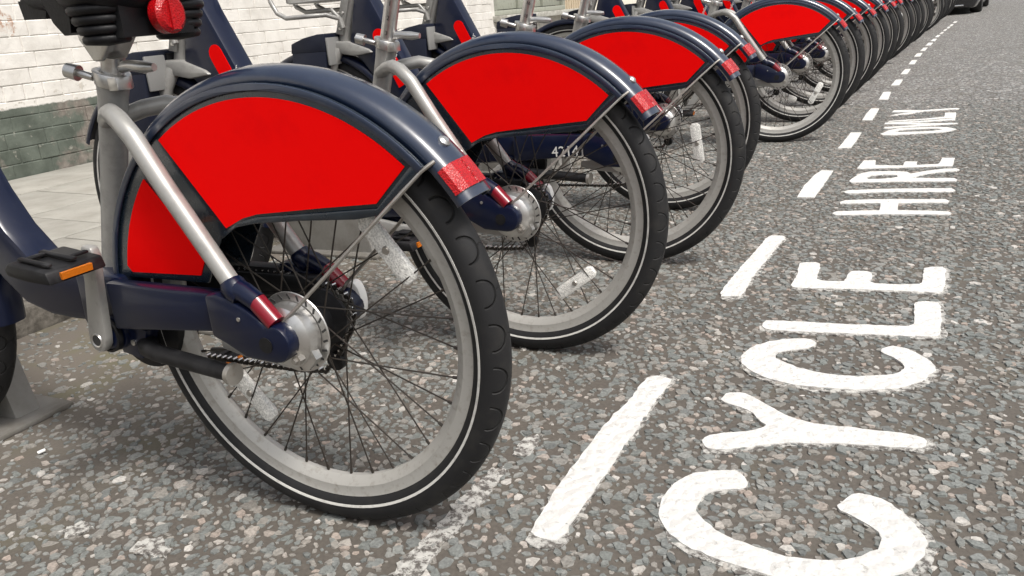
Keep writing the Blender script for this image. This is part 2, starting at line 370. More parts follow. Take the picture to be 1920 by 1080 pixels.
part('ccb', 'case_bolt', MB().disc((.318, 0, .247), .0055, .0255, .029, 12).mesh('case_bolt', STEEL), 'cc')
tab = [(.270, .262), (.318, .262), (.312, .208), (.300, .198), (.282, .200)]
part('tb', 'stand_bracket', MB().prism(tab, -.012, .004).mesh('stand_bracket', SILVER, bevel=.003))
part('tbh', 'bracket_hole', MB().disc((.297, 0, .220), .0058, .0035, .0048, 16).mesh('bracket_hole', DARKM), 'tb')
part('ks', 'kickstand', MB().tube([(.318, .046, .286), (.300, .060, .286), (.270, .068, .283), (.105, .078, .272)], [.017, .0165, .0145, .0135], 18).mesh('kickstand', BLACK))
part('kc', 'stand_foot', MB().tube([(.106, .078, .272), (.097, .0785, .2714)], [.0175, .0175], 20).mesh('stand_foot', STEEL), 'ks')
# chain: links and pins along the run
chp = [(.372, .392), (.20, .392), (.099, .391), (.03, .380), (-.01, .3755), (-.035, .358), (-.042, .335), (-.030, .305), (.0, .262), (.035, .226), (.10, .221), (.234, .221), (.372, .222)]
ch = MB(); pins = MB(); acc = 0.0
for i in range(len(chp) - 1):
    a0 = Vector((chp[i][0], 0, chp[i][1])); b0 = Vector((chp[i + 1][0], 0, chp[i + 1][1])); Ls = (b0 - a0).length; dr = (b0 - a0) / Ls; t = -acc
    rot = Matrix.Rotation(-math.atan2(dr.z, dr.x), 3, 'Y')
    while t < Ls:
        if t >= 0:
            c = a0 + dr * t; k = int(round((c.x + 1) / .0127))
            ch.box((c.x, -.0555, c.z), (.0105, .0065 if k % 2 else .0042, .0075), rot)
            pins.tube([(c.x, -.0508, c.z + .0042), (c.x, -.0602, c.z + .0042)], .0020, 6)
        t += .0127
    acc = (Ls + acc) % .0127
part('ch', 'chain', ch.mesh('chain', CHAIN, smooth=False)); part('chp', 'chain_pins', pins.mesh('chain_pins', PIN), 'ch')
# ---- seat clamp (the post and saddle are made per height)
cz = .715; cf = seat_axis(cz)
cl = MB().lathe([(.0185, -.0105), (.0285, -.0105), (.0285, .0105), (.0185, .0105)], (0, 0, 0), 28)
clv = [(cf + y_, x_, cz + s_) for (x_, s_, y_) in []]
def ring_z(mb, c, ri, ro, h, n=28):
    vs = []; fs = []
    for i in range(n):
        q = 2 * math.pi * i / n
        for r_, z_ in ((ri, -h), (ro, -h), (ro, h), (ri, h)): vs.append((c[0] + r_ * math.cos(q), c[1] + r_ * math.sin(q), c[2] + z_ - (r_ * math.cos(q)) * -.32))
    for i in range(n):
        j = (i + 1) % n
        for k in range(4): fs.append((i * 4 + k, j * 4 + k, j * 4 + (k + 1) % 4, i * 4 + (k + 1) % 4))
    mb.add(vs, fs)
cl = MB(); ring_z(cl, (cf, 0, cz), .018, .0275, .0105)
cl.box((cf - .026, .012, cz - .008), (.020, .024, .019)); cl.tube([(cf + .020, .018, cz + .004), (cf + .048, .026, cz + .014)], .006, 12)
part('cl', 'seat_clamp', cl.mesh('seat_clamp', ALLOY, bevel=.001))
nb = MB().tube([(cf + .044, .024, cz + .012), (cf + .062, .029, cz + .018)], [.0125, .0115], 16); nb.tube([(cf + .060, .029, cz + .0175), (cf + .065, .030, cz + .019)], .004, 8)
part('cn', 'clamp_nut', nb.mesh('clamp_nut', ALLOY), 'cl')
lv = MB().tube([(cf - .018, -.004, cz + .016), (cf - .040, -.004, cz + .017), (cf - .066, -.006, cz + .013), (cf - .086, -.008, cz + .012)], [.010, .0085, .0095, .006], 12)
part('lv', 'clamp_lever', lv.mesh('clamp_lever', ALLOY), 'cl')
# ---- front end
def steer(z): return .958 + (.761 - z) * .385
part('hd', 'head_tube', MB().tube([(steer(.705), 0, .705), (steer(.90), 0, .90)], .0225, 20).mesh('head_tube', SILVER))
for sg in (1, -1):
    part('fk%d' % sg, 'fork_blade', MB().tube([(.985, sg * .030, .690), (1.005, sg * .048, .645), (1.045, sg * .052, .53), (WB, sg * .058, HUBZ)], [.018, .018, .0165, .012], 16).mesh('fork_blade', SILVER))
crn = MB().prism([(.845, .672), (.862, .684), (.94, .712), (1.0, .716), (1.018, .700), (.985, .676), (.92, .664)], -.044, .044)
part('cr', 'fork_crown', crn.mesh('fork_crown', SILVER, bevel=.006))
pl = MB()
for sg in (1,):
    ax = Vector((-.385, 0, 1)).normalized(); up = [(steer(z) + .012, z) for z in (.735, .90)]
    pl.prism([(steer(.735) - .006, .733), (steer(.735) + .024, .738), (steer(.90) + .024, .905), (steer(.90) - .006, .90)], .0235, .0285)
part('rk', 'rack_bracket', pl.mesh('rack_bracket', SILVER, bevel=.002))
for k, z in enumerate((.752, .80, .87)):
    part('rkb%d' % k, 'rivet', MB().disc((steer(z) + .009, 0, z + .002), .0055, .0286, .0325, 14, .004).mesh('rivet', ALLOY), 'rk')
for k, (s0, s1) in enumerate(((.034, .115), (-.034, -.115), (.03, .055), (-.03, -.055))):
    zz = .80 if k < 2 else .815; ff = 1.135 if k < 2 else 1.10
    pts = [(.955, s0, .755), (.962, s0 * 1.1, .785), (.985, (s0 + s1) / 2, zz), (1.03, s1, zz), (ff - .02, s1, zz), (ff + .015, s1, zz + .018), (ff + .035, s1, zz + .055), (ff + .05, s1, zz + .12)]
    part('rt%d' % k, 'rack_tube', MB().tube(pts, .0075, 12).mesh('rack_tube', SILVER))
rp = MB().box((1.04, 0, .845), (.14, .20, .006)); rp.box((1.115, 0, .875), (.008, .20, .06))
part('rb', 'rack_plate', rp.mesh('rack_plate', SILVER, bevel=.002))
hb = MB().tube([(.885, 0, .90), (.86, 0, .985)], .017, 16)
part('sm', 'stem', hb.mesh('stem', SILVER))
hb = MB().tube([(.70, .30, 1.03), (.76, .28, 1.03), (.83, .20, 1.02), (.86, .08, 1.0), (.86, -.08, 1.0), (.83, -.20, 1.02), (.76, -.28, 1.03), (.70, -.30, 1.03)], .0125, 12)
part('hb', 'handlebar', hb.mesh('handlebar', BLACK))
for sg in (1, -1): part('gp%d' % sg, 'grip', MB().tube([(.765, sg * .279, 1.03), (.665, sg * .312, 1.03)], .017, 14).mesh('grip', BLACK), 'hb')
# red label strip on the frame
def strip_pts(off):
    base = [(.800, .728), (.752, .660), (.690, .585), (.640, .525)]
    return base
def ribbon(cl, hw, cap=8):
    L_, R_ = [], []
    for i, (x, z) in enumerate(cl):
        a = Vector(cl[max(i - 1, 0)]); b = Vector(cl[min(i + 1, len(cl) - 1)]); t = (b - a).normalized(); n = Vector((-t.y, t.x))
        L_.append((x + n.x * hw, z + n.y * hw)); R_.append((x - n.x * hw, z - n.y * hw))
    t = (Vector(cl[0]) - Vector(cl[1])).normalized(); n = Vector((-t.y, t.x)); c0 = Vector(cl[0])
    capp = [tuple(c0 + n * hw * math.cos(q) + t * hw * math.sin(q)) for q in [math.pi * k / cap for k in range(1, cap)]]
    return R_[::-1] + [(p[0], p[1]) for p in capp[::-1]][::-1] + L_ if False else L_[::-1] + capp[::-1] + R_
for sg in (1, -1):
    part('lb%d' % sg, 'red_label', MB().prism(ribbon([(.818, .722), (.783, .650), (.757, .595), (.743, .565)], .0225), sg * .0335, sg * .0352).mesh('red_label', RED), 'fm')
def text_mesh(txt, size, mat_, depth=.0004):
    cu = bpy.data.curves.new('t', 'FONT'); cu.body = txt; cu.size = size; cu.extrude = depth; cu.align_x = 'CENTER'; cu.align_y = 'CENTER'
    o = bpy.data.objects.new('t', cu); COL.objects.link(o); dg = bpy.context.evaluated_depsgraph_get()
    me = bpy.data.meshes.new_from_object(o.evaluated_get(dg)); bpy.data.objects.remove(o); bpy.data.curves.remove(cu)
    me.materials.clear(); me.materials.append(mat_); return me
# pedals and cranks are placed per bicycle because the cranks stand at different angles
crank_l = MB().prism([(-.018, -.006), (-.019, .01), (-.0155, .10), (-.0165, .150), (-.010, .164), (.010, .164), (.0165, .150), (.0145, .10), (.021, .01), (.019, -.012), (.008, -.022), (-.010, -.020)], 0, .017)
CRANK = crank_l.mesh('crank_arm', SILVER, bevel=.004)
CRB = MB().disc((0, 0, 0), .0095, .0165, .0182, 20).mesh('crank_bolt', DARKM)
CRW = MB().lathe([(.0095, .0165), (.0125, .0165), (.0115, .0195), (.0095, .0185)], (0, 0, 0), 24).mesh('bolt_washer', ALLOY)
pd = MB().prism([(-.050, -.010), (-.042, .009), (.042, .011), (.052, .0), (.048, -.011), (0, -.013)], .006, .104)
pd.box((0, .05, .0145), (.075, .012, .006)); pd.box((-.022, .03, .0145), (.010, .03, .006)); pd.box((.022, .07, .0145), (.012, .03, .006)); pd.box((0, .088, .0145), (.07, .010, .006))
PEDAL = pd.mesh('pedal', BLACK, bevel=.004)
PREF = MB().box((-.0485, .058, -.0005), (.005, .052, .0105)).mesh('amber_reflector', AMBER, smooth=False)
PREF2 = MB().box((.0485, .055, -.002), (.005, .056, .013)).mesh('amber_reflector', AMBER, smooth=False)
# saddle
sad = MB(); secs = [(.165, .030, .838, .875), (.172, .070, .822, .888), (.195, .100, .806, .893), (.235, .108, .800, .893), (.275, .095, .800, .890), (.32, .062, .806, .886), (.37, .040, .812, .884), (.43, .029, .818, .880), (.455, .022, .826, .872), (.462, .010, .838, .862)]
SN = 20; vs = []; fs = []
for f_, hw, z0, z1 in secs:
    for k in range(SN):
        q = 2 * math.pi * k / SN; cx_, sx_ = math.cos(q), math.sin(q)
        vs.append((f_, hw * math.copysign(abs(cx_) ** .75, cx_), (z0 + z1) / 2 + (z1 - z0) / 2 * math.copysign(abs(sx_) ** .7, sx_)))
for i in range(len(secs) - 1):
    for k in range(SN): fs.append((i * SN + k, i * SN + (k + 1) % SN, (i + 1) * SN + (k + 1) % SN, (i + 1) * SN + k))
fs.append(tuple(range(SN))); fs.append(tuple((len(secs) - 1) * SN + k for k in range(SN - 1, -1, -1)))
sad.add(vs, fs)
sad.prism([(.455, .84), (.45, .812), (.40, .810), (.385, .84)], -.026, .026)
sad.prism([(.335, .84), (.318, .800), (.300, .782), (.285, .785), (.275, .84)], .045, .075)
sad.box((.215, 0, .795), (.05, .13, .045))
SADDLE_ME = sad.mesh('saddle', SADDLE)
bel = MB(); prof = []
for k in range(4):
    zc = .7725 + k * .0135; rr = .026 + .0042 * k
    for q in (-60, -20, 20, 60): prof.append((rr + .0075 * math.cos(R(q)), zc + .0075 * math.sin(R(q))))
def bellows(c):
    vs = []; fs = []; n = 24
    pr = [(.001, prof[0][1] - .003)] + prof + [(.001, prof[-1][1])]
    for i in range(n):
        q = 2 * math.pi * i / n
        for r_, z_ in pr: vs.append((c[0] + r_ * math.cos(q), c[1] + r_ * math.sin(q), z_))
    m = len(pr)
    for i in range(n):
        for k in range(m - 1): fs.append((i * m + k, ((i + 1) % n) * m + k, ((i + 1) % n) * m + k + 1, i * m + k + 1))
    return MB().add(vs, fs).mesh('spring_bellows', SADDLE, angle=80)
BEL = [bellows((.238, .055)), bellows((.226, -.066))]
rl = MB(); vs = []
rl.tube([(.178, 0, .800), (.163, 0, .800), (.158, 0, .800)], [.0275, .0275, .021], 28); rl.prism([(.159, .776), (.1545, .778), (.1545, .822), (.159, .824)], -.007, .007)
SREF = rl.mesh('red_reflector', REFL, angle=30)
yoke = MB().prism([(.318, .742), (.300, .742), (.252, .790), (.256, .800), (.345, .800), (.340, .775)], -.024, .024)
YOKE = yoke.mesh('saddle_clamp', ALLOY, bevel=.003)
RAIL = MB().box((.235, 0, .7925), (.11, .020, .006)).mesh('saddle_rail', STEEL, bevel=.001)
# ------------------------------------------------------------------ the street
def road_material():
    m = bpy.data.materials.new('worn_surface_dressing'); m.use_nodes = True; t = m.node_tree; b = t.nodes['Principled BSDF']
    g = t.nodes.new('ShaderNodeNewGeometry'); sp = t.nodes.new('ShaderNodeSeparateXYZ'); t.links.new(g.outputs['Position'], sp.inputs[0])
    v = t.nodes.new('ShaderNodeTexVoronoi'); v.inputs['Scale'].default_value = 40; v.inputs['Randomness'].default_value = 1
    mp = t.nodes.new('ShaderNodeMapping'); t.links.new(g.outputs['Position'], mp.inputs[0]); t.links.new(mp.outputs[0], v.inputs['Vector'])
    v2 = t.nodes.new('ShaderNodeTexVoronoi'); v2.feature = 'DISTANCE_TO_EDGE'; v2.inputs['Scale'].default_value = 40; t.links.new(mp.outputs[0], v2.inputs['Vector'])
    cr = t.nodes.new('ShaderNodeValToRGB'); cr.color_ramp.interpolation = 'CONSTANT'; sepc = t.nodes.new('ShaderNodeSeparateColor'); t.links.new(v.outputs['Color'], sepc.inputs[0]); t.links.new(sepc.outputs[0], cr.inputs[0])
    els = [(0, (.16, .16, .157)), (.25, (.28, .282, .278)), (.45, (.19, .198, .194)), (.65, (.34, .338, .326)), (.82, (.24, .234, .225)), (.92, (.36, .342, .32)), (.97, (.46, .455, .44))]  # far stones paler than the near ones: grazing sheen put into the colour
    cr.color_ramp.elements[0].color = (*els[0][1], 1); cr.color_ramp.elements[1].position = els[1][0]; cr.color_ramp.elements[1].color = (*els[1][1], 1)
    for p_, c_ in els[2:]:
        e = cr.color_ramp.elements.new(p_); e.color = (*c_, 1)
    n = t.nodes.new('ShaderNodeTexNoise'); n.inputs['Scale'].default_value = 140; n.inputs['Detail'].default_value = 6; t.links.new(g.outputs['Position'], n.inputs['Vector'])
    # binder shows in the joints; near the camera the stones are real, so the sheet there is all binder
    edge = t.nodes.new('ShaderNodeMapRange'); edge.inputs[1].default_value = .04; edge.inputs[2].default_value = .16; t.links.new(v2.outputs[0], edge.inputs[0])
    far = t.nodes.new('ShaderNodeMapRange'); far.inputs[1].default_value = 4.6; far.inputs[2].default_value = 6.0; t.links.new(sp.outputs[1], far.inputs[0])
    k = t.nodes.new('ShaderNodeMath'); k.operation = 'MULTIPLY'; t.links.new(edge.outputs[0], k.inputs[0]); t.links.new(far.outputs[0], k.inputs[1])
    bind = t.nodes.new('ShaderNodeMix'); bind.data_type = 'RGBA'; bind.inputs[6].default_value = (.055, .048, .041, 1); bind.inputs[7].default_value = (.122, .108, .093, 1); t.links.new(n.outputs[0], bind.inputs[0])
    mx = t.nodes.new('ShaderNodeMix'); mx.data_type = 'RGBA'; t.links.new(k.outputs[0], mx.inputs[0]); t.links.new(bind.outputs[2], mx.inputs[6]); t.links.new(cr.outputs[0], mx.inputs[7])
    # gutter dirt and moss along the kerb
    n2 = t.nodes.new('ShaderNodeTexNoise'); n2.inputs['Scale'].default_value = 3.2; n2.inputs['Detail'].default_value = 7; t.links.new(g.outputs['Position'], n2.inputs['Vector'])
    dx = t.nodes.new('ShaderNodeMapRange'); dx.inputs[1].default_value = -1.25; dx.inputs[2].default_value = -1.95; t.links.new(sp.outputs[0], dx.inputs[0])
    dm = t.nodes.new('ShaderNodeMath'); dm.operation = 'MULTIPLY_ADD'; dm.inputs[1].default_value = 1.5; dm.inputs[2].default_value = -.75; t.links.new(n2.outputs[0], dm.inputs[0])
    da = t.nodes.new('ShaderNodeMath'); da.operation = 'ADD'; da.use_clamp = True; t.links.new(dm.outputs[0], da.inputs[0]); t.links.new(dx.outputs[0], da.inputs[1])
    d7 = t.nodes.new('ShaderNodeMath'); d7.operation = 'MULTIPLY'; d7.inputs[1].default_value = .8; t.links.new(da.outputs[0], d7.inputs[0])
    dirt = t.nodes.new('ShaderNodeValToRGB'); dirt.color_ramp.elements[0].color = (.140, .122, .102, 1); dirt.color_ramp.elements[0].position = .50; dirt.color_ramp.elements[1].color = (.13, .122, .072, 1); dirt.color_ramp.elements[1].position = .66
    n3 = t.nodes.new('ShaderNodeTexNoise'); n3.inputs['Scale'].default_value = 6.5; n3.inputs['Detail'].default_value = 8; t.links.new(g.outputs['Position'], n3.inputs['Vector']); t.links.new(n3.outputs[0], dirt.inputs[0])
    m2 = t.nodes.new('ShaderNodeMix'); m2.data_type = 'RGBA'; t.links.new(d7.outputs[0], m2.inputs[0]); t.links.new(mx.outputs[2], m2.inputs[6]); t.links.new(dirt.outputs[0], m2.inputs[7])
    t.links.new(m2.outputs[2], b.inputs['Base Color']); b.inputs['Roughness'].default_value = .8; b.inputs['Specular IOR Level'].default_value = .35
    hsum = t.nodes.new('ShaderNodeMath'); hsum.operation = 'MULTIPLY_ADD'; hsum.inputs[1].default_value = .35; t.links.new(n.outputs[0], hsum.inputs[0]); t.links.new(k.outputs[0], hsum.inputs[2])
    bp = t.nodes.new('ShaderNodeBump'); bp.inputs['Distance'].default_value = .0042; bp.inputs['Strength'].default_value = .7; t.links.new(hsum.outputs[0], bp.inputs['Height']); t.links.new(bp.outputs[0], b.inputs['Normal'])
    return m
ROAD = road_material()
KX = -2.28                       # kerb face
road = link('road', MB().add([(KX, -40, 0), (60, -40, 0), (60, 400, 0), (KX, 400, 0)], [(0, 1, 2, 3)]).mesh('road', ROAD, smooth=False)); tag(road, kind='structure')
# stones of the surface dressing, near part
def chip_material():
    m = bpy.data.materials.new('road_stone'); m.use_nodes = True; t = m.node_tree; b = t.nodes['Principled BSDF']
    at = t.nodes.new('ShaderNodeAttribute'); at.attribute_name = 'tone'
    cr = t.nodes.new('ShaderNodeValToRGB')
    els = [(0, (.10, .106, .102)), (.2, (.165, .172, .165)), (.40, (.130, .139, .131)), (.60, (.20, .202, .191)), (.74, (.172, .162, .146)), (.86, (.22, .207, .187)), (.94, (.26, .215, .185)), (.98, (.33, .315, .29)), (1, (.42, .40, .375))]
    cr.color_ramp.elements[0].color = (*els[0][1], 1); cr.color_ramp.elements[1].position = 1; cr.color_ramp.elements[1].color = (*els[-1][1], 1)
    for p_, c_ in els[1:-1]: cr.color_ramp.elements.new(p_).color = (*c_, 1)
    t.links.new(at.outputs['Fac'], cr.inputs[0])
    g = t.nodes.new('ShaderNodeNewGeometry'); n = t.nodes.new('ShaderNodeTexNoise'); n.inputs['Scale'].default_value = 210; n.inputs['Detail'].default_value = 5; t.links.new(g.outputs['Position'], n.inputs['Vector'])
    mr = t.nodes.new('ShaderNodeMapRange'); mr.inputs[1].default_value = .3; mr.inputs[2].default_value = .7; mr.inputs[3].default_value = .80; mr.inputs[4].default_value = 1.36; t.links.new(n.outputs[0], mr.inputs[0])
    mu = t.nodes.new('ShaderNodeVectorMath'); mu.operation = 'SCALE'; t.links.new(cr.outputs[0], mu.inputs[0]); t.links.new(mr.outputs[0], mu.inputs['Scale'])
    t.links.new(mu.outputs[0], b.inputs['Base Color']); b.inputs['Roughness'].default_value = .62; b.inputs['Specular IOR Level'].default_value = .4
    bp = t.nodes.new('ShaderNodeBump'); bp.inputs['Distance'].default_value = .0012; t.links.new(n.outputs[0], bp.inputs['Height']); t.links.new(bp.outputs[0], b.inputs['Normal'])
    return m
CHIP = chip_material()
def dashX(Y): return np.interp(Y, [0, 1, 2.1, 3.25, 4.3, 5.2, 6.1, 7, 7.8, 13.2, 15.7, 23, 40], [-.52, -.475, -.43, -.39, -.35, -.33, -.285, -.255, -.225, .10, .25, .68, 1.9])
def build_chips():
    cell = .0146; x0, x1, y0, y1 = -2.26, 1.9, .25, 6.0
    gx = np.arange(x0, x1, cell); gy = np.arange(y0, y1, cell)
    X, Y = np.meshgrid(gx, gy); X = X.ravel(); Y = Y.ravel(); n = len(X)
    X = X + rng.uniform(-.5, .5, n) * cell; Y = Y + rng.uniform(-.5, .5, n) * cell
    # keep what the lens (and a step aside) can see
    P3 = np.stack([X, Y, np.full(n, -CAM_H)], 1) @ CAM_M
    u = P3[:, 0] / -P3[:, 2]; v = P3[:, 1] / -P3[:, 2]
    keep = (P3[:, 2] < -.2) & (np.abs(u) < .80) & (np.abs(v) < .52)
    dens = np.clip((X + 2.15) / .9, .30, 1); dens = np.where(Y > 4.6, dens * np.clip((6.2 - Y) / 1.6, 0, 1), dens)
    patch = np.sin(X * 5.1 + 1.3 * np.sin(Y * 3.3)) * np.sin(Y * 4.3 + X * 2) 
    keep &= rng.random(n) < dens * (.88 + .12 * patch)
    X = X[keep]; Y = Y[keep]; n = len(X)
    K = 6
    size = np.clip(rng.lognormal(math.log(.0086), .38, n), .0035, .0175)
    asp = rng.uniform(.5, .95, n); rot = rng.uniform(0, math.pi, n)
    ang = (np.arange(K)[None] + rng.uniform(-.36, .36, (n, K))) * 2 * math.pi / K
    rad = size[:, None] * rng.uniform(.70, 1.18, (n, K))
    lx = rad * np.cos(ang); ly = rad * np.sin(ang) * asp[:, None]
    c, s = np.cos(rot)[:, None], np.sin(rot)[:, None]
    px = lx * c - ly * s; py = lx * s + ly * c
    h = rng.uniform(.0008, .0036, n) * np.clip(size / .01, .6, 1.25); tx = rng.normal(0, .045, n); ty = rng.normal(0, .045, n)
    h = np.minimum(h, .0034)
    top = np.stack([X[:, None] + px * .84, Y[:, None] + py * .84, np.maximum(h[:, None] + px * tx[:, None] + py * ty[:, None] + rng.normal(0, .0003, (n, K)), .0004)], 2)
    bot = np.stack([X[:, None] + px, Y[:, None] + py, np.full((n, K), -.002)], 2)
    V = np.concatenate([top, bot], 1).reshape(-1, 3)
    base = (np.arange(n) * 2 * K)[:, None]
    topf = base + np.arange(K)[None]
    i = np.arange(K); j = (i + 1) % K
    side = np.stack([i + K, j + K, j, i], 1)[None] + base[:, :, None]          # n,K,4
    loops = np.concatenate([topf, side.reshape(n, -1)], 1)                      # per stone: K + 4K
    me = bpy.data.meshes.new('road_stones'); me.vertices.add(len(V)); me.vertices.foreach_set('co', V.ravel())
    me.loops.add(loops.size); me.loops.foreach_set('vertex_index', loops.ravel().astype(np.int32))
    tot = np.tile(np.array([K] + [4] * K), n); st = np.concatenate([[0], np.cumsum(tot)[:-1]])
    me.polygons.add(len(tot)); me.polygons.foreach_set('loop_start', st.astype(np.int32))
    me.update(calc_edges=True); me.validate()
    at = me.attributes.new('tone', 'FLOAT', 'POINT'); tone = rng.random(n); tone = np.where(X < -1.3, np.where(rng.random(n) < .35, .6 + .25 * tone, tone), tone); at.data.foreach_set('value', np.repeat(tone, 2 * K).astype(np.float32))
    me.shade_flat(); me.materials.append(CHIP); return me, n
cme, NCH = build_chips()
tag(link('road_stones', cme), 'grey and buff stones bedded in the worn road surface', 'gravel', kind='stuff')
# ---- painted markings
def paint_material(name, worn):
    m = bpy.data.materials.new(name); m.use_nodes = True; t = m.node_tree; b = t.nodes['Principled BSDF']
    g = t.nodes.new('ShaderNodeNewGeometry')
    n = t.nodes.new('ShaderNodeTexNoise'); n.inputs['Scale'].default_value = 75; n.inputs['Detail'].default_value = 9; n.inputs['Roughness'].default_value = .75; t.links.new(g.outputs['Position'], n.inputs['Vector'])
    v = t.nodes.new('ShaderNodeTexVoronoi'); v.inputs['Scale'].default_value = 52; t.links.new(g.outputs['Position'], v.inputs['Vector'])
    mr = t.nodes.new('ShaderNodeMapRange'); lo, hi = ((.57, .70) if not worn else (.46, .55)); mr.inputs[1].default_value = lo; mr.inputs[2].default_value = hi; t.links.new(n.outputs[0], mr.inputs[0])
    mx = t.nodes.new('ShaderNodeMix'); mx.data_type = 'RGBA'; mx.inputs[6].default_value = (.66, .65, .625, 1) if not worn else (.50, .49, .46, 1); mx.inputs[7].default_value = (.32, .31, .29, 1) if not worn else (.11, .10, .09, 1)
    t.links.new(mr.outputs[0], mx.inputs[0]); t.links.new(mx.outputs[2], b.inputs['Base Color']); b.inputs['Roughness'].default_value = .6
    ad = t.nodes.new('ShaderNodeMath'); ad.operation = 'MULTIPLY_ADD'; ad.inputs[1].default_value = -.9; t.links.new(v.outputs[0], ad.inputs[0]); t.links.new(n.outputs[0], ad.inputs[2])
    bp = t.nodes.new('ShaderNodeBump'); bp.inputs['Distance'].default_value = .006; bp.inputs['Strength'].default_value = .9; t.links.new(ad.outputs[0], bp.inputs['Height']); t.links.new(bp.outputs[0], b.inputs['Normal'])
    return m
PAINT = paint_material('white_road_paint', False); WORN = paint_material('worn_road_paint', True)
def densify(pts, step=.012, jit=.0022):
    out = []; n = len(pts)
    for i in range(n):
        a = Vector(pts[i]); b = Vector(pts[(i + 1) % n]); L_ = (b - a).length; k = max(1, int(L_ / step))
        for q in range(k):
            p = a.lerp(b, q / k); out.append((p.x + random.gauss(0, jit), p.y + random.gauss(0, jit)))
    return out
def smooth_poly(pts, it=1):
    for _ in range(it):
        o = []; n = len(pts)
        for i in range(n):
            a = Vector(pts[i]); b = Vector(pts[(i + 1) % n]); o += [tuple(a * .78 + b * .22), tuple(a * .22 + b * .78)]
        pts = o
    return pts
def slab(polys, z0, z1, name, mat_):
    """polys: outline first, then holes, in ground metres"""
    V3 = [[Vector((a, b, 0)) for a, b in p_] for p_ in polys]; flat = [a for p_ in polys for a in p_]
    mb = MB(); n = len(flat); vs = [(a, b, z1) for a, b in flat] + [(a, b, z0) for a, b in flat]; fs = []
    for t in tessellate_polygon(V3):
        p = [Vector((*flat[i], 0)) for i in t]
        if (p[1] - p[0]).cross(p[2] - p[0]).z < 0: t = t[::-1]
        fs.append(tuple(t))
    k = 0
    for p_ in polys:
        m_ = len(p_)
        for i in range(m_): fs.append((k + i, k + (i + 1) % m_, n + k + (i + 1) % m_, n + k + i))
        k += m_
    mb.add(vs, fs); return mb.mesh(name, mat_, smooth=False)
def from_zoom(pts, x0, y0, sc): return [gnd(x0 + a / sc, y0 + b / sc, .004) for a, b in pts]
def marking(name, polys, label, cat, group=None, near=True, z=.0050, under=True):
    jit = .0011 if near else .0008
    pp = [densify(smooth_poly(p_, 1 if near else 0), .011 if near else .03, jit) for p_ in polys]
    o = link(name, slab(pp, -.002, z, name, PAINT)); tag(o, label, cat, group)
    if near and under:   # an older, thinner coat shows round the edge
        c = np.mean(np.array(polys[0]), 0)
        q = densify(smooth_poly([((a - c[0]) * 1.03 + c[0] + .004, (b - c[1]) * 1.05 + c[1] - .006) for a, b in polys[0]], 1), .011, .0035)
        link('old_coat', slab([q] + [densify(smooth_poly(h, 1), .011, .002) for h in polys[1:]], -.002, z - .0018, 'old_coat', WORN), o)
    return o
ZA = (960, 680, 2.7); ZB = (1200, 680, 2.7); ZC = (1300, 420, 3.176); ZD = (1460, 180, 4.5); ZE = (1560, 0, 5.3333)
C_1 = [(545, 600), (500, 548), (400, 545), (250, 565), (150, 630), (100, 710), (95, 780), (130, 850), (230, 930), (380, 990), (520, 1040), (640, 1075), (800, 1098), (980, 1108), (1150, 1105), (1300, 1080), (1400, 1030), (1450, 960), (1455, 900), (1400, 830), (1340, 770), (1250, 700), (1130, 662), (1060, 668), (1000, 720), (1000, 745), (1060, 770), (1150, 820), (1215, 870), (1225, 905), (1190, 950), (1100, 990), (1000, 1003), (880, 1000), (700, 975), (560, 925), (400, 860), (310, 790), (275, 745), (300, 690), (340, 660), (440, 640), (530, 640)]
Y_1 = [(410, 180), (440, 155), (520, 150), (580, 180), (660, 225), (760, 275), (880, 310), (1050, 325), (1250, 350), (1400, 368), (1450, 390), (1455, 420), (1420, 435), (1300, 428), (1150, 418), (1000, 408), (880, 410), (760, 405), (640, 415), (540, 425), (450, 445), (390, 440), (330, 430), (310, 400), (330, 372), (450, 355), (560, 345), (645, 325), (600, 290), (560, 250), (490, 220), (430, 205)]
C_2 = [(735, 705), (690, 685), (600, 682), (480, 695), (350, 730), (285, 780), (280, 825), (330, 870), (420, 915), (560, 950), (700, 970), (880, 985), (1080, 990), (1250, 975), (1380, 930), (1440, 880), (1440, 840), (1400, 810), (1330, 770), (1250, 735), (1170, 728), (1120, 745), (1115, 765), (1180, 790), (1240, 825), (1260, 855), (1240, 880), (1180, 900), (1050, 908), (900, 905), (760, 890), (640, 860), (540, 825), (485, 795), (490, 770), (560, 752), (650, 745), (710, 730)]
L_1 = [(410, 590), (440, 573), (600, 580), (800, 593), (1000, 600), (1200, 607), (1312, 607), (1318, 560), (1312, 500), (1325, 465), (1400, 460), (1470, 470), (1478, 540), (1475, 620), (1468, 665), (1400, 672), (1250, 668), (1100, 660), (900, 652), (700, 645), (560, 638), (440, 630), (412, 612)]
E_1 = [(575, 372), (600, 340), (625, 290), (630, 245), (640, 230), (750, 228), (755, 270), (740, 300), (735, 335), (900, 345), (905, 330), (920, 295), (945, 278), (1065, 285), (1060, 320), (1050, 352), (1200, 360), (1340, 362), (1365, 345), (1370, 290), (1380, 258), (1505, 255), (1503, 330), (1490, 385), (1480, 412), (1350, 405), (1200, 398), (1000, 390), (800, 385), (620, 382)]
H_2 = [(450, 990), (480, 975), (700, 967), (850, 965), (865, 905), (700, 906), (520, 910), (515, 896), (560, 881), (800, 873), (1100, 872), (1400, 873), (1445, 885), (1430, 900), (1010, 905), (1005, 965), (1250, 968), (1430, 975), (1455, 990), (1430, 1003), (1200, 1000), (900, 998), (700, 1003), (480, 1005)]
I_2 = [(553, 808), (590, 795), (900, 785), (1200, 780), (1460, 780), (1490, 795), (1460, 810), (1200, 810), (900, 811), (600, 825), (560, 820)]
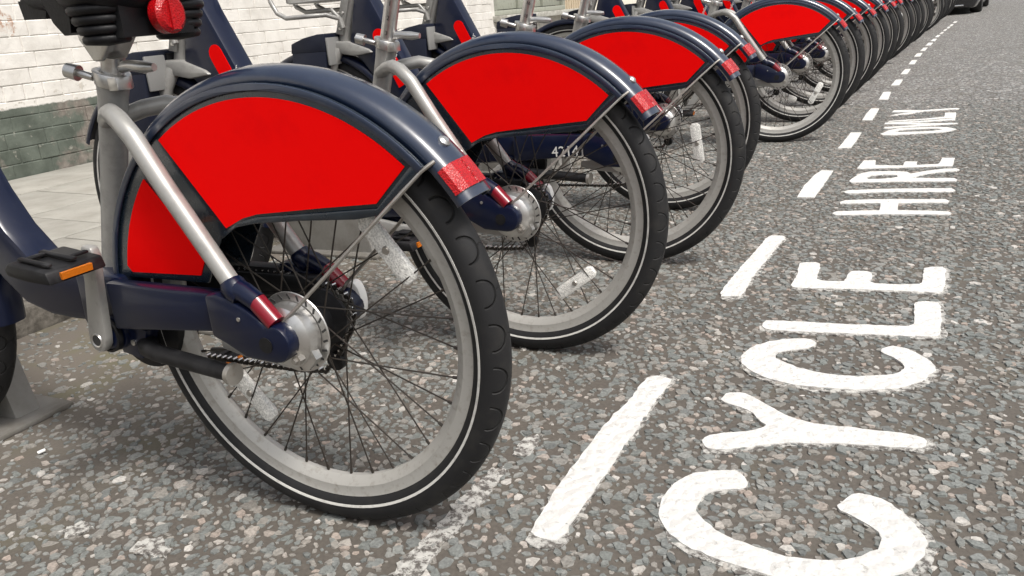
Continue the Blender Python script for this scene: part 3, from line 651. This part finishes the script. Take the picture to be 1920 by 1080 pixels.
R_2 = [(595, 720), (640, 682), (700, 652), (780, 637), (1000, 635), (1080, 640), (1110, 655), (1250, 632), (1400, 615), (1500, 612), (1530, 622), (1500, 632), (1350, 645), (1220, 665), (1120, 690), (1300, 695), (1480, 693), (1508, 708), (1490, 720), (1300, 722), (1000, 725), (700, 730), (620, 732)]
R_2h = [(740, 692), (780, 672), (880, 664), (1000, 668), (1005, 682), (960, 693), (850, 701), (760, 703)]
E_2 = [(660, 612), (690, 580), (720, 545), (820, 543), (815, 585), (1050, 588), (1060, 560), (1070, 553), (1170, 553), (1165, 583), (1350, 575), (1370, 545), (1380, 522), (1485, 522), (1475, 575), (1465, 592), (1200, 600), (900, 610), (700, 617)]
O_3 = [(858, 320), (930, 290), (1000, 275), (1150, 267), (1300, 262), (1430, 264), (1500, 280), (1440, 298), (1300, 313), (1100, 323), (950, 331), (880, 331)]
O_3h = [(975, 299), (1050, 286), (1200, 278), (1340, 275), (1385, 283), (1300, 294), (1150, 301), (1020, 306)]
N_3 = [(882, 272), (900, 262), (1200, 243), (1060, 240), (890, 238), (900, 226), (1180, 212), (1490, 190), (1492, 202), (1200, 222), (1060, 229), (1280, 231), (1500, 227), (1512, 236), (1300, 250), (1000, 268), (900, 277)]
L_3 = [(920, 219), (940, 210), (1200, 194), (1398, 176), (1405, 142), (1495, 140), (1494, 185), (1300, 196), (1000, 214)]
Y_3 = [(940, 165), (1000, 152), (1130, 136), (955, 138), (975, 121), (1100, 119), (1200, 121), (1380, 109), (1500, 101), (1527, 107), (1500, 113), (1350, 121), (1230, 130), (1100, 150), (980, 164)]
for ch_, poly, z_, lab in (('C', [C_1], ZB, 'large white painted letter C beginning the word CYCLE on the road'), ('Y', [Y_1], ZB, 'white painted letter Y in the word CYCLE on the road'),
                    ('C', [C_2], ZC, 'white painted letter C between the Y and the L of CYCLE'), ('L', [L_1], ZC, 'white painted letter L in the word CYCLE on the road'), ('E', [E_1], ZC, 'white painted letter E ending the word CYCLE on the road')):
    marking('painted_letter', [from_zoom(q, *z_) for q in poly], lab, 'road lettering', 'letters of CYCLE HIRE ONLY')
for ch_, poly, lab in (('H', [H_2], 'white painted letter H beginning the word HIRE on the road'), ('I', [I_2], 'white painted letter I in the word HIRE on the road'), ('R', [R_2, R_2h], 'white painted letter R in the word HIRE on the road'), ('E', [E_2], 'white painted letter E ending the word HIRE on the road'),
                  ('O', [O_3, O_3h], 'white painted letter O beginning the word ONLY on the road'), ('N', [N_3], 'white painted letter N in the word ONLY on the road'), ('L', [L_3], 'white painted letter L in the word ONLY on the road'), ('Y', [Y_3], 'white painted letter Y ending the word ONLY on the road')):
    marking('painted_letter', [from_zoom(q, *ZD) for q in poly], lab, 'road lettering', 'letters of CYCLE HIRE ONLY', near=False)
D1 = [(90, 850), (150, 760), (220, 640), (300, 540), (380, 430), (440, 350), (520, 260), (600, 190), (650, 110), (690, 72), (750, 65), (815, 90), (770, 140), (700, 230), (640, 330), (570, 420), (520, 500), (450, 600), (380, 700), (320, 780), (270, 870), (220, 905), (130, 885)]
D2 = [(150, 430), (200, 355), (290, 250), (390, 140), (440, 75), (480, 68), (560, 75), (520, 110), (440, 210), (350, 320), (295, 425), (220, 434)]
D3 = [(155, 855), (220, 750), (300, 670), (360, 628), (460, 630), (420, 690), (360, 780), (300, 855)]
D4 = [(500, 442), (560, 370), (610, 308), (700, 308), (660, 370), (610, 437)]
D5 = [(705, 205), (740, 150), (780, 105), (850, 105), (820, 155), (790, 205)]
GRP = 'white dashes of the bay line'
marking('painted_dash', [from_zoom(D1, *ZA)], 'thick white painted dash beside the first letter C, ragged edges', 'road line', GRP)
marking('painted_dash', [from_zoom(D2, *ZC)], 'white painted dash beside the letter E of CYCLE', 'road line', GRP)
marking('painted_dash', [from_zoom(D3, *ZD)], 'white painted dash beside the word HIRE', 'road line', GRP, near=False)
marking('painted_dash', [from_zoom(D4, *ZD)], 'white painted dash between the words HIRE and ONLY, at the bay edge', 'road line', GRP, near=False)
marking('painted_dash', [from_zoom(D5, *ZD)], 'white painted dash beside the word ONLY', 'road line', GRP, near=False)
FD = [[(465, 998), (515, 920), (590, 918), (560, 996)], [(590, 855), (640, 797), (710, 795), (670, 852)], [(685, 742), (730, 692), (785, 690), (750, 740)], [(765, 642), (800, 602), (850, 600), (825, 640)], [(820, 567), (850, 535), (903, 530), (880, 565)], [(882, 510), (915, 477), (955, 475), (930, 508)], [(935, 457), (965, 427), (1010, 427), (985, 455)], [(985, 412), (1015, 388), (1050, 387), (1025, 412)], [(1030, 373), (1055, 350), (1085, 349), (1060, 372)], [(1075, 338), (1095, 322), (1118, 320), (1100, 337)], [(1112, 308), (1130, 292), (1152, 291), (1135, 306)], [(1145, 283), (1162, 267), (1186, 266), (1168, 282)], [(1175, 259), (1192, 243), (1216, 242), (1200, 258)], [(1208, 228), (1225, 214), (1255, 213), (1238, 226)]]
for k, q in enumerate(FD):
    marking('painted_dash', [from_zoom(q, *ZE)], '%s short white dash beyond the word ONLY along the bicycle row' % ['first', 'second', 'third', 'fourth', 'fifth', 'sixth', 'seventh', 'eighth', 'ninth', 'tenth', 'eleventh', 'twelfth', 'thirteenth', 'fourteenth'][k], 'road line', GRP, near=False)
# worn remains of an older line and splashes of paint
def blob(pts, name, label):
    q = densify(smooth_poly([gnd(a, b, .003) for a, b in pts], 2), .008, .0035); o = link(name, slab([q], -.002, .0036, name, WORN)); tag(o, label, 'road paint', 'worn scraps of old paint'); return o
blob([(720, 1085), (760, 1040), (820, 985), (880, 915), (940, 868), (950, 885), (905, 940), (850, 1000), (800, 1060), (790, 1085)], 'worn_paint', 'speckled remains of an old white line beside the first tyre')
blob([(243, 1040), (262, 1015), (300, 1005), (322, 1030), (305, 1045)], 'worn_paint', 'small white paint splash on the road under the first bicycle')
blob([(112, 998), (135, 980), (182, 982), (160, 1000), (135, 1008)], 'worn_paint', 'thin broken white paint streak on the road near the dock')
blob([(960, 850), (985, 818), (1018, 812), (1005, 838), (985, 862)], 'worn_paint', 'faint white paint scrap between the old line and first dash')
# ---- kerb, pavement, wall
STONE = mat('kerb_granite', (.16, .145, .125), .85, noise=(14, (.05, .044, .036), .40, .62), bump=(70, .004))
SLABM = mat('paving_stone', (.29, .28, .25), .8, noise=(5, (.20, .19, .165), .40, .70), bump=(120, .0012))
JOINT = mat('joint_dirt', (.10, .09, .075), .9)
PAVE_Z0, PAVE_Z1, WX = .075, .125, -4.45
slope = (PAVE_Z1 - PAVE_Z0) / (KX - .16 - WX)
kerb = link('kerb', MB().box((KX - .085, 100, .02), (.13, 260, .06)).mesh('kerb', JOINT, smooth=False)); tag(kerb, kind='structure')
ks_me = []
for v_ in range(3):
    mb = MB(); nx, nL = 5, 14; L_ = .905
    mb.box((0, 0, 0), (.150, L_, .16)); me = mb.mesh('kerb_stone', STONE, bevel=.014); 
    ks_me.append(me)
y = -1.2; i = 0
while y < 26:
    link('kerb_stone', ks_me[i % 3], kerb, (KX - .075 + random.uniform(-.004, .004), y + .455, PAVE_Z0 - .08 + random.uniform(-.003, .003)), (random.uniform(-.008, .008), random.uniform(-.02, .02), random.uniform(-.004, .004))); y += .915; i += 1
pv = MB().add([(KX - .155, -40, PAVE_Z0 - .012), (KX - .155, 300, PAVE_Z0 - .012), (WX - .05, 300, PAVE_Z1 - .012), (WX - .05, -40, PAVE_Z1 - .012)], [(0, 3, 2, 1)])
pave = link('pavement', pv.mesh('pavement', JOINT, smooth=False)); tag(pave, kind='structure')
rows = [KX - .155, -2.95, -3.47, -3.98, WX + .004]
for r_ in range(4):
    xa, xb = rows[r_], rows[r_ + 1]; wd = xa - xb - .008; y = -1.5 + .31 * r_; variants = {}
    while y < 16:
        L_ = random.choice((.62, .76, .91)); 
        if L_ not in variants: variants[L_] = MB().box((0, 0, 0), (wd, L_ - .009, .05)).mesh('paving_slab', SLABM, bevel=.004)
        xc = (xa + xb) / 2
        link('paving_slab', variants[L_], pave, (xc, y + L_ / 2, PAVE_Z0 + (KX - .155 - xc) * slope - .025 + random.uniform(-.0015, .0015)), (random.uniform(-.002, .002), math.atan(slope) + random.uniform(-.002, .002), 0)); y += L_
def wall_material():
    m = bpy.data.materials.new('painted_brick'); m.use_nodes = True; t = m.node_tree; b = t.nodes['Principled BSDF']
    g = t.nodes.new('ShaderNodeNewGeometry'); sp = t.nodes.new('ShaderNodeSeparateXYZ'); t.links.new(g.outputs['Position'], sp.inputs[0])
    def noise(sc, det=8, ro=.6):
        n = t.nodes.new('ShaderNodeTexNoise'); n.inputs['Scale'].default_value = sc; n.inputs['Detail'].default_value = det; n.inputs['Roughness'].default_value = ro; t.links.new(g.outputs['Position'], n.inputs['Vector']); return n.outputs[0]
    def mr(x, a, b_, c=0, d=1):
        n = t.nodes.new('ShaderNodeMapRange'); n.inputs[1].default_value = a; n.inputs[2].default_value = b_; n.inputs[3].default_value = c; n.inputs[4].default_value = d; t.links.new(x, n.inputs[0]); return n.outputs[0]
    def mix(f, a, b_):
        n = t.nodes.new('ShaderNodeMix'); n.data_type = 'RGBA'
        for s_, x in ((0, f), (6, a), (7, b_)):
            if isinstance(x, tuple): n.inputs[s_].default_value = (*x, 1)
            else: t.links.new(x, n.inputs[s_])
        return n.outputs[2]
    def mul(a, b_, op='MULTIPLY'):
        n = t.nodes.new('ShaderNodeMath'); n.operation = op; n.use_clamp = True
        for i_, x in enumerate((a, b_)):
            if isinstance(x, float): n.inputs[i_].default_value = x
            else: t.links.new(x, n.inputs[i_])
        return n.outputs[0]
    n1 = noise(7); n2 = noise(2.2); n3 = noise(24, 6)
    white = mix(mr(n1, .40, .72), (.66, .635, .595), (.53, .505, .465))
    green = mix(mr(n1, .38, .66), (.105, .122, .10), (.055, .066, .052))
    bare = mix(mr(n3, .4, .6), (.215, .19, .165), (.14, .12, .102))
    green = mix(mr(n2, .53, .58), green, bare)
    green = mix(mr(n3, .62, .70), green, (.24, .235, .20))
    jz = mul(mr(n1, 0, 1, -.02, .02), 1.0)
    zz = t.nodes.new('ShaderNodeMath'); zz.operation = 'MULTIPLY_ADD'; zz.inputs[1].default_value = .03; t.links.new(n3, zz.inputs[0]); t.links.new(sp.outputs[2], zz.inputs[2])
    low = mr(zz.outputs[0], .508, .500)
    flake = mul(mr(n3, .60, .64), mr(sp.outputs[2], .74, .50))
    white = mix(flake, white, (.42, .39, .34))
    speck = mul(mr(n2, .66, .69), mr(n3, .48, .52)); white = mix(speck, white, (.40, .27, .20))
    col = mix(low, white, green)
    t.links.new(col, b.inputs['Base Color']); b.inputs['Roughness'].default_value = .62
    bp = t.nodes.new('ShaderNodeBump'); bp.inputs['Distance'].default_value = .006; bp.inputs['Strength'].default_value = .7; t.links.new(n3, bp.inputs['Height']); t.links.new(bp.outputs[0], b.inputs['Normal'])
    return m
WALLM = wall_material()
WIN0, WIN1, WEND, SILL = 8.75, 10.85, 10.95, .66
wall = link('painted_brick_wall', MB().box((WX - .1605, -4 + (WIN0 + 4) / 2, 1.6), (.31, WIN0 + 4, 3.2)).box((WX - .1605, (WIN0 + WEND) / 2, .33), (.31, WEND - WIN0, .66)).mesh('painted_brick_wall', WALLM, smooth=False))
tag(wall, 'white painted brick wall with peeling dark green base behind the docks', 'wall')
def brick_me(L_):
    mb = MB(); a, b, d, c = L_ / 2, .0812 / 2, .0085, .0045
    vs = [(0, -a, -b), (0, a, -b), (0, a, b), (0, -a, b), (d - c, -a, -b), (d - c, a, -b), (d - c, a, b), (d - c, -a, b), (d, -a + c, -b + c), (d, a - c, -b + c), (d, a - c, b - c), (d, -a + c, b - c)]
    fs = [(8, 9, 10, 11)] + [(i, (i + 1) % 4, (i + 1) % 4 + 4, i + 4) for i in range(4)] + [(i + 4, (i + 1) % 4 + 4, (i + 1) % 4 + 8, i + 8) for i in range(4)]
    return mb.add(vs, fs)
BR = {}
for nm, L_ in (('s', .2305), ('h', .1145)): BR[nm] = brick_me(L_).mesh('brick', WALLM, smooth=False)
rest = MB(); cnt = 0
for c_ in range(36):
    z = .155 + c_ * .0825; y = -3.9 + (.057 if c_ % 2 else 0); k = 0
    while y < WEND - .12:
        head = (c_ % 2 == 1); L_ = .116 if head and k % 1 == 0 and c_ % 4 == 1 else .232
        if not (y + L_ > WIN0 - .02 and z > SILL - .05):
            vis = 2.2 < y < 8.0 and z < 1.12
            if vis and cnt < 300:
                o = link('brick', BR['h' if L_ < .2 else 's'], wall, (WX - .009 + random.uniform(-.0025, .0035), y + L_ / 2, z), (random.uniform(-.006, .006), random.uniform(-.012, .012), random.uniform(-.008, .008))); cnt += 1
            else:
                mb = brick_me(L_ - .0015); dx = random.uniform(-.0025, .0035); rest.add([(a + WX - .009 + dx, b + y + L_ / 2, c + z) for a, b, c in mb.v], mb.f)
        y += L_; k += 1
tag(link('brickwork', rest.mesh('brickwork', WALLM, smooth=False), wall), kind='stuff')
FRAME = mat('grey_green_window_paint', (.30, .31, .26), .5, noise=(20, (.2, .2, .17), .5, .8)); SILLM = mat('stone_sill', (.42, .41, .37), .8, noise=(14, (.22, .21, .18), .45, .7), bump=(60, .003))
GLASS = mat('window_glass', (.03, .035, .035), .05, spec=.8)
win = link('shop_window', None, None, (WX, (WIN0 + WIN1) / 2, SILL)); tag(win, 'grey green timber window above a weathered stone sill at the wall end', 'window')
wl = WIN1 - WIN0
def wpart(nm, mb, m, par=win, bev=.004): return link(nm, mb.mesh(nm, m, bevel=bev), par)
wpart('sill', MB().box((.02, 0, .035), (.30, wl + .10, .06)), SILLM)
wpart('frame', MB().box((-.05, 0, .095), (.09, wl, .055)).box((-.05, 0, 2.2), (.09, wl, .08)).box((-.05, -wl / 2 + .04, 1.15), (.088, .08, 2.05)).box((-.05, wl / 2 - .04, 1.15), (.088, .08, 2.05)), FRAME)
for s_ in (-.36, .36): wpart('mullion', MB().box((-.05, s_, 1.15), (.07, .05, 2.04)), FRAME)
wpart('panel', MB().box((-.065, 0, .24), (.03, wl - .16, .22)), FRAME)
wpart('transom', MB().box((-.05, 0, .36), (.075, wl - .165, .045)), FRAME)
for k in range(3): wpart('pane', MB().box((-.075, (-.69, 0, .69)[k], 1.27), (.008, .64, 1.76)), GLASS, bev=0)
# ribbed shutter and the next house
RIBM = mat('buff_ribbed_shutter', (.50, .41, .29), .6, noise=(10, (.42, .34, .24), .45, .75))
sh = link('ribbed_shutter', MB().box((WX - .16, 12.45, 1.4), (.10, 2.9, 2.8)).mesh('ribbed_shutter', RIBM, smooth=False)); tag(sh, 'buff ribbed shutter beside the window', 'shutter')
rib = MB().prism([(-.10, 0), (-.097, .022), (-.045, .022), (-.042, 0)], 0, 2.66)
rv = [(c_ + 0, a, b) for a, b, c_ in [(p[0], p[1], p[2]) for p in rib.v]]
ribm = MB().add([(c_, a, b) for a, b, c_ in rib.v], rib.f).mesh('rib', RIBM, smooth=False)
for k in range(34): link('rib', ribm, sh, (WX - .109, 11.13 + k * .085, .125))
CREAM = mat('cream_render', (.72, .68, .59), .8, noise=(6, (.60, .56, .48), .45, .75), bump=(90, .002))
hs_ = link('rendered_house', None, None, (WX - 2, 20, 0)); tag(hs_, 'cream rendered house front beyond the shutter', 'building')
link('wall', MB().box((1.85, 3.95, 2.5), (.3, 24, 5)).mesh('wall', CREAM, smooth=False), hs_)
link('plinth', MB().box((2.0, 3.95, .3), (.05, 24, .36)).mesh('plinth', SLABM, bevel=.005), hs_)
for k in range(4):
    wd_ = link('window', MB().box((2.0, -5.4 + k * 4.6, 1.9), (.03, 1.3, 1.7)).mesh('window', FRAME, bevel=.005), hs_)
    link('pane', MB().box((2.012, -5.4 + k * 4.6, 1.9), (.012, 1.14, 1.54)).mesh('pane', GLASS, smooth=False), wd_)
# ------------------------------------------------------------------ docking points (one per slot)
def dock_meshes():
    out = []
    ped = [(.915, 0), (1.30, 0), (1.24, .36), (1.19, .50), (1.05, .50), (.985, .34)]
    for s0, s1 in ((-.105, -.042), (.042, .105)): out.append(('pedestal', MB().prism(ped, s0, s1).mesh('pedestal', DOCK, bevel=.012)))
    out.append(('base_plate', MB().box((1.12, 0, .006), (.50, .30, .012)).mesh('base_plate', PLATE, bevel=.003)))
    head = MB()
    head.prism([(1.005, .690), (1.000, .745), (1.03, .747), (1.09, .738), (1.142, .722), (1.148, .690)], -.062, .092)
    head.prism([(1.03, .46), (1.006, .692), (1.144, .692), (1.17, .46)], .046, .092)
    head.prism([(1.03, .46), (1.006, .692), (1.144, .692), (1.17, .46)], -.062, -.046)
    out.append(('dock_head', head.mesh('dock_head', DOCKN, bevel=.004)))
    out.append(('grey_panel', MB().box((.9985, .055, .690), (.008, .066, .088)).mesh('grey_panel', GREYP, bevel=.003)))
    out.append(('keypad', MB().box((.9985, -.015, .700), (.010, .060, .074)).mesh('keypad', BLACK, bevel=.003)))
    out.append(('slot', MB().box((.9932, -.015, .674), (.003, .030, .006)).mesh('slot', STEEL, smooth=False)))
    return out
DM = dock_meshes()
KEY = MB().tube([(.9937, 0, 0), (.9915, 0, 0)], .0048, 12).mesh('key_button', GREYP)
def bikeX(Y): return float(dashX(Y) - .352)
# ------------------------------------------------------------------ place bicycles and docks
def place_root(name, X, Y, dh):
    o = link(name, None, None, (X, Y, .0045 if name == 'hire_bicycle' else 0), (0, 0, math.pi + dh)); return o
TXT_BRAND = text_mesh('Santander', .030, MARK)
def numtxt(s_): return text_mesh(s_, .044, MARK)
SCALE = {k: text_mesh(k, .014, DARKM) for k in ('1', '2', '3', '4', '14', '16', '18')}
WHEEL_ROT = (0, 92, 215, 150, 250)
def build_bike(X, Y, dh, crank, rise, label, idx, number=None, nf=.146, marks=None):
    root = place_root('hire_bicycle', X, Y, dh); tag(root, label, 'bicycle', 'hire bicycles docked in a row')
    done = {}
    for key, nm, me, par in parts:
        done[key] = link(nm, me, done[par] if par else root)
    wr_ = R(WHEEL_ROT[idx] if idx < 5 else (idx * 67) % 360); done['rw'].rotation_euler = (0, -wr_, 0); done['rw'].location = Vector(C0) - Matrix.Rotation(-wr_, 3, 'Y') @ Vector(C0)
    if idx < 7:
        for me in SPK: link('spoke', me, done['rw'])
    else: tag(link('spokes', SPK_JOIN, done['rw']))
    # cranks: angle 0 = up, positive = towards the rear
    for sg in (1, -1):
        a = crank if sg > 0 else crank + math.pi
        ca = link('crank_arm', CRANK, root, (BBC[0], sg * .080 if sg > 0 else -.080 - .017, BBC[2]), (0, -a, 0))
        cb = link('crank_bolt', CRB, ca); cw = link('bolt_washer', CRW, ca)
        px_, pz_ = BBC[0] - .15 * math.sin(a), BBC[2] + .15 * math.cos(a)
        pd_ = link('pedal', PEDAL, root, (px_, .094 if sg > 0 else -.094, pz_), (0, R(-6 + 5 * (idx % 3)), 0 if sg > 0 else math.pi))
        link('amber_reflector', PREF, pd_); link('amber_reflector', PREF2, pd_)
    # seat post and saddle
    dz = rise; df = -dz * .3195
    post = MB().tube([(seat_axis(.62), 0, .62), (seat_axis(.735 + dz), 0, .735 + dz), (seat_axis(.748 + dz), 0, .748 + dz)], [.0172, .0172, .019], 20).mesh('seat_post', ALLOY)
    sp_ = link('seat_post', post, root); link('saddle_clamp', YOKE, sp_, (df, 0, dz))
    sd_ = link('saddle', SADDLE_ME, root, (df, 0, dz))
    for b_ in BEL: link('spring_bellows', b_, sd_)
    link('red_reflector', SREF, sd_); link('saddle_rail', RAIL, sd_)
    if marks:
        for k, (t_, z_) in enumerate(marks): link('scale_number', SCALE[t_], sp_, (seat_axis(z_) - .006, .0176, z_), (R(90), R(-17) * -1, R(180)))
    for sg in (1,):
        link('label_text', TXT_BRAND, done['lb1'], (.777, .0356, .636), (R(90), R(-64), R(180)))
    if number: link('bike_number', numtxt(number), done['cs1'], (nf, .0806, .3520), (R(90), R(-2), R(180)))
    return root
SP = .713
bikes = [  # Y, dX, dh, crank (deg), rise, number
    (.919, .0, 0.0, 10, 0.0), (1.647, .0, -.02, 95, .16), (2.357, .0, .0, 238, .22), (3.02, .0, .0, 100, .20), (4.51, .0, .12, 215, .18)]
LB = ['hire bicycle with a low black saddle, its rear wheel beside the thick first dash',
      'hire bicycle with numbers 1 2 3 on its seat post',
      'hire bicycle with white number 42141 on its navy chainstay',
      'hire bicycle standing between bicycle 42141 and the empty dock',
      'hire bicycle just past the empty dock, number ending 70 on its chainstay']
for i, (Y, dX, dh, ck, rise) in enumerate(bikes):
    X = {0: -.828, 1: -.8105, 2: -.790, 3: -.865, 4: -.700}[i]
    build_bike(X, Y, dh, R(ck), rise, LB[i], i, number={2: '42141', 4: '70', }.get(i), nf={2: .162, 4: .20}.get(i, .146), marks={1: [('1', .800), ('2', .770), ('3', .738)], 2: [('14', .815), ('16', .780), ('18', .745)]}.get(i))
ORD = ['first', 'second', 'third', 'fourth', 'fifth', 'sixth', 'seventh', 'eighth', 'ninth', 'tenth', 'eleventh', 'twelfth', 'thirteenth', 'fourteenth', 'fifteenth', 'sixteenth', 'seventeenth']
far = []; Y = 4.51; slot = 0
gap_at = 11
for k in range(1, 18):
    Y += SP
    if k == gap_at: continue
    far.append((k, Y))
for j, (k, Y) in enumerate(far):
    hd = -math.atan((bikeX(Y + .5) - bikeX(Y - .5)))
    if k == 1: lab = 'hire bicycle numbered 082, next behind the one ending 70'
    elif k < gap_at: lab = '%s hire bicycle past the one numbered 082, before the second empty dock' % ORD[k - 2]
    else: lab = '%s hire bicycle past the second empty dock, towards the black car' % ORD[k - gap_at - 1]
    build_bike(bikeX(Y) + random.uniform(-.012, .012), Y, hd + random.uniform(-.02, .02), R(random.choice((20, 75, 130, 200, 250, 320))), random.choice((.12, .16, .2, .24)), lab, 5 + j, number='082' if k == 1 else None, nf=.17)
slots = [(.919, -.828), (1.647, -.8105), (2.357, -.7813), (3.02, -.80), (3.76, -.72), (4.51, -.70)] + [(4.51 + SP * k, bikeX(4.51 + SP * k)) for k in range(1, 18)]
for i, (Y, X) in enumerate(slots):
    if i == 0: lab = 'docking point holding the low saddled bicycle, pale grey pedestal on the road'
    elif i < 4: lab = ('docking point holding the bicycle with seat post numbers 1 2 3', 'docking point holding bicycle 42141', 'docking point holding the bicycle before the empty dock')[i - 1]
    elif i == 4: lab = 'empty docking point between two docked bicycles'
    elif i == 5: lab = 'docking point holding the bicycle with number ending 70'
    elif i - 5 == gap_at: lab = 'second empty docking point, far along the row'
    else: lab = '%s docking point past the one holding the bicycle ending 70' % ORD[i - 6]
    d_ = place_root('docking_point', X, Y, 0 if Y < 5 else -math.atan(bikeX(Y + .5) - bikeX(Y - .5))); tag(d_, lab, 'cycle dock', 'docking points along the kerb')
    for nm, me in DM:
        o = link(nm, me, d_)
        if nm == 'keypad':
            for k in range(3): link('key_button', KEY, o, (0, -.022, .716 - k * .014))
# ------------------------------------------------------------------ parked car beyond the row
CARP = mat('black_car_paint', (.008, .008, .010), .2, coat=.8); CARG = mat('car_glass', (.01, .012, .013), .04, spec=.8); CARR = mat('car_tyre', (.015, .015, .015), .7); CHROME = mat('chrome_strip', (.75, .75, .75), .15, metal=1); TAILR = mat('tail_lamp', (.35, .01, .01), .2, coat=.5)
car = link('parked_car', None, None, (-.16, 18.4, 0), (0, 0, R(-5))); tag(car, 'black parked car at the far end of the bicycle row', 'car')
body = []
secs = [(0.0, .76, .13, .60), (.06, .84, .115, .80), (.25, .87, .115, .92), (1.0, .89, .12, .95), (2.2, .90, .12, .93), (3.2, .89, .12, .88), (3.9, .86, .13, .80), (4.15, .80, .18, .70), (4.25, .70, .26, .60)]
vs = []; fs = []
for y_, hw, z0, z1 in secs:
    for x_, z_ in ((-hw * .94, z0), (-hw, z0 + .12), (-hw, z1 - .16), (-hw * .93, z1), (hw * .93, z1), (hw, z1 - .16), (hw, z0 + .12), (hw * .94, z0)): vs.append((x_, y_, z_))
for i in range(len(secs) - 1):
    for k in range(8): fs.append((i * 8 + k, i * 8 + (k + 1) % 8, (i + 1) * 8 + (k + 1) % 8, (i + 1) * 8 + k))
fs += [tuple(range(8)), tuple((len(secs) - 1) * 8 + k for k in range(7, -1, -1))]
bd = link('body', MB().add(vs, fs).mesh('body', CARP, bevel=.02), car)
cv = [(-.78, .25, .92), (.78, .25, .92), (.80, 3.1, .88), (-.80, 3.1, .88), (-.62, .75, 1.42), (.62, .75, 1.42), (.62, 2.1, 1.44), (-.62, 2.1, 1.44)]
link('cabin', MB().add(cv, [(0, 1, 5, 4), (1, 2, 6, 5), (2, 3, 7, 6), (3, 0, 4, 7), (4, 5, 6, 7)]).mesh('cabin', CARG, bevel=.03), car)
link('roof', MB().box((0, 1.42, 1.445), (1.22, 1.36, .03)).mesh('roof', CARP, bevel=.012), car)
link('bumper_strip', MB().box((0, -.004, .165), (1.24, .03, .022)).mesh('bumper_strip', CHROME, bevel=.004), bd)
for sx in (-1, 1):
    link('tail_lamp', MB().box((sx * .66, .03, .74), (.26, .06, .13)).mesh('tail_lamp', TAILR, bevel=.01), bd)
    for yy in (.78, 3.35):
        c_ = (0, 0, 0)
        wv = MB().lathe([(.19, -.10), (.30, -.10), (.32, -.06), (.32, .06), (.30, .10), (.19, .10)], c_, 36)
        wh = link('wheel', MB().add([(b, a, c) for a, b, c in wv.v], wv.f).mesh('wheel', CARR), car, (sx * .79, yy, .32))
        rv_ = MB().lathe([(.02, .075), (.05, .08), (.185, .06), (.195, .095), (.20, .095), (.20, -.09), (.02, -.09)], c_, 30, closed=False)
        link('rim', MB().add([(b * sx, a, c) for a, b, c in rv_.v], rv_.f).mesh('rim', ALLOY), wh)

# a scrap of litter in the gutter
lx, ly = gnd(77, 852)
tag(link('litter_scrap', MB().tube([(lx, ly - .006, .0062), (lx + .002, ly, .0066), (lx + .003, ly + .008, .0062)], [.0034, .0036, .0034], 10).mesh('litter_scrap', WHITE)), 'tiny white scrap of litter on the road by the dock', 'litter')
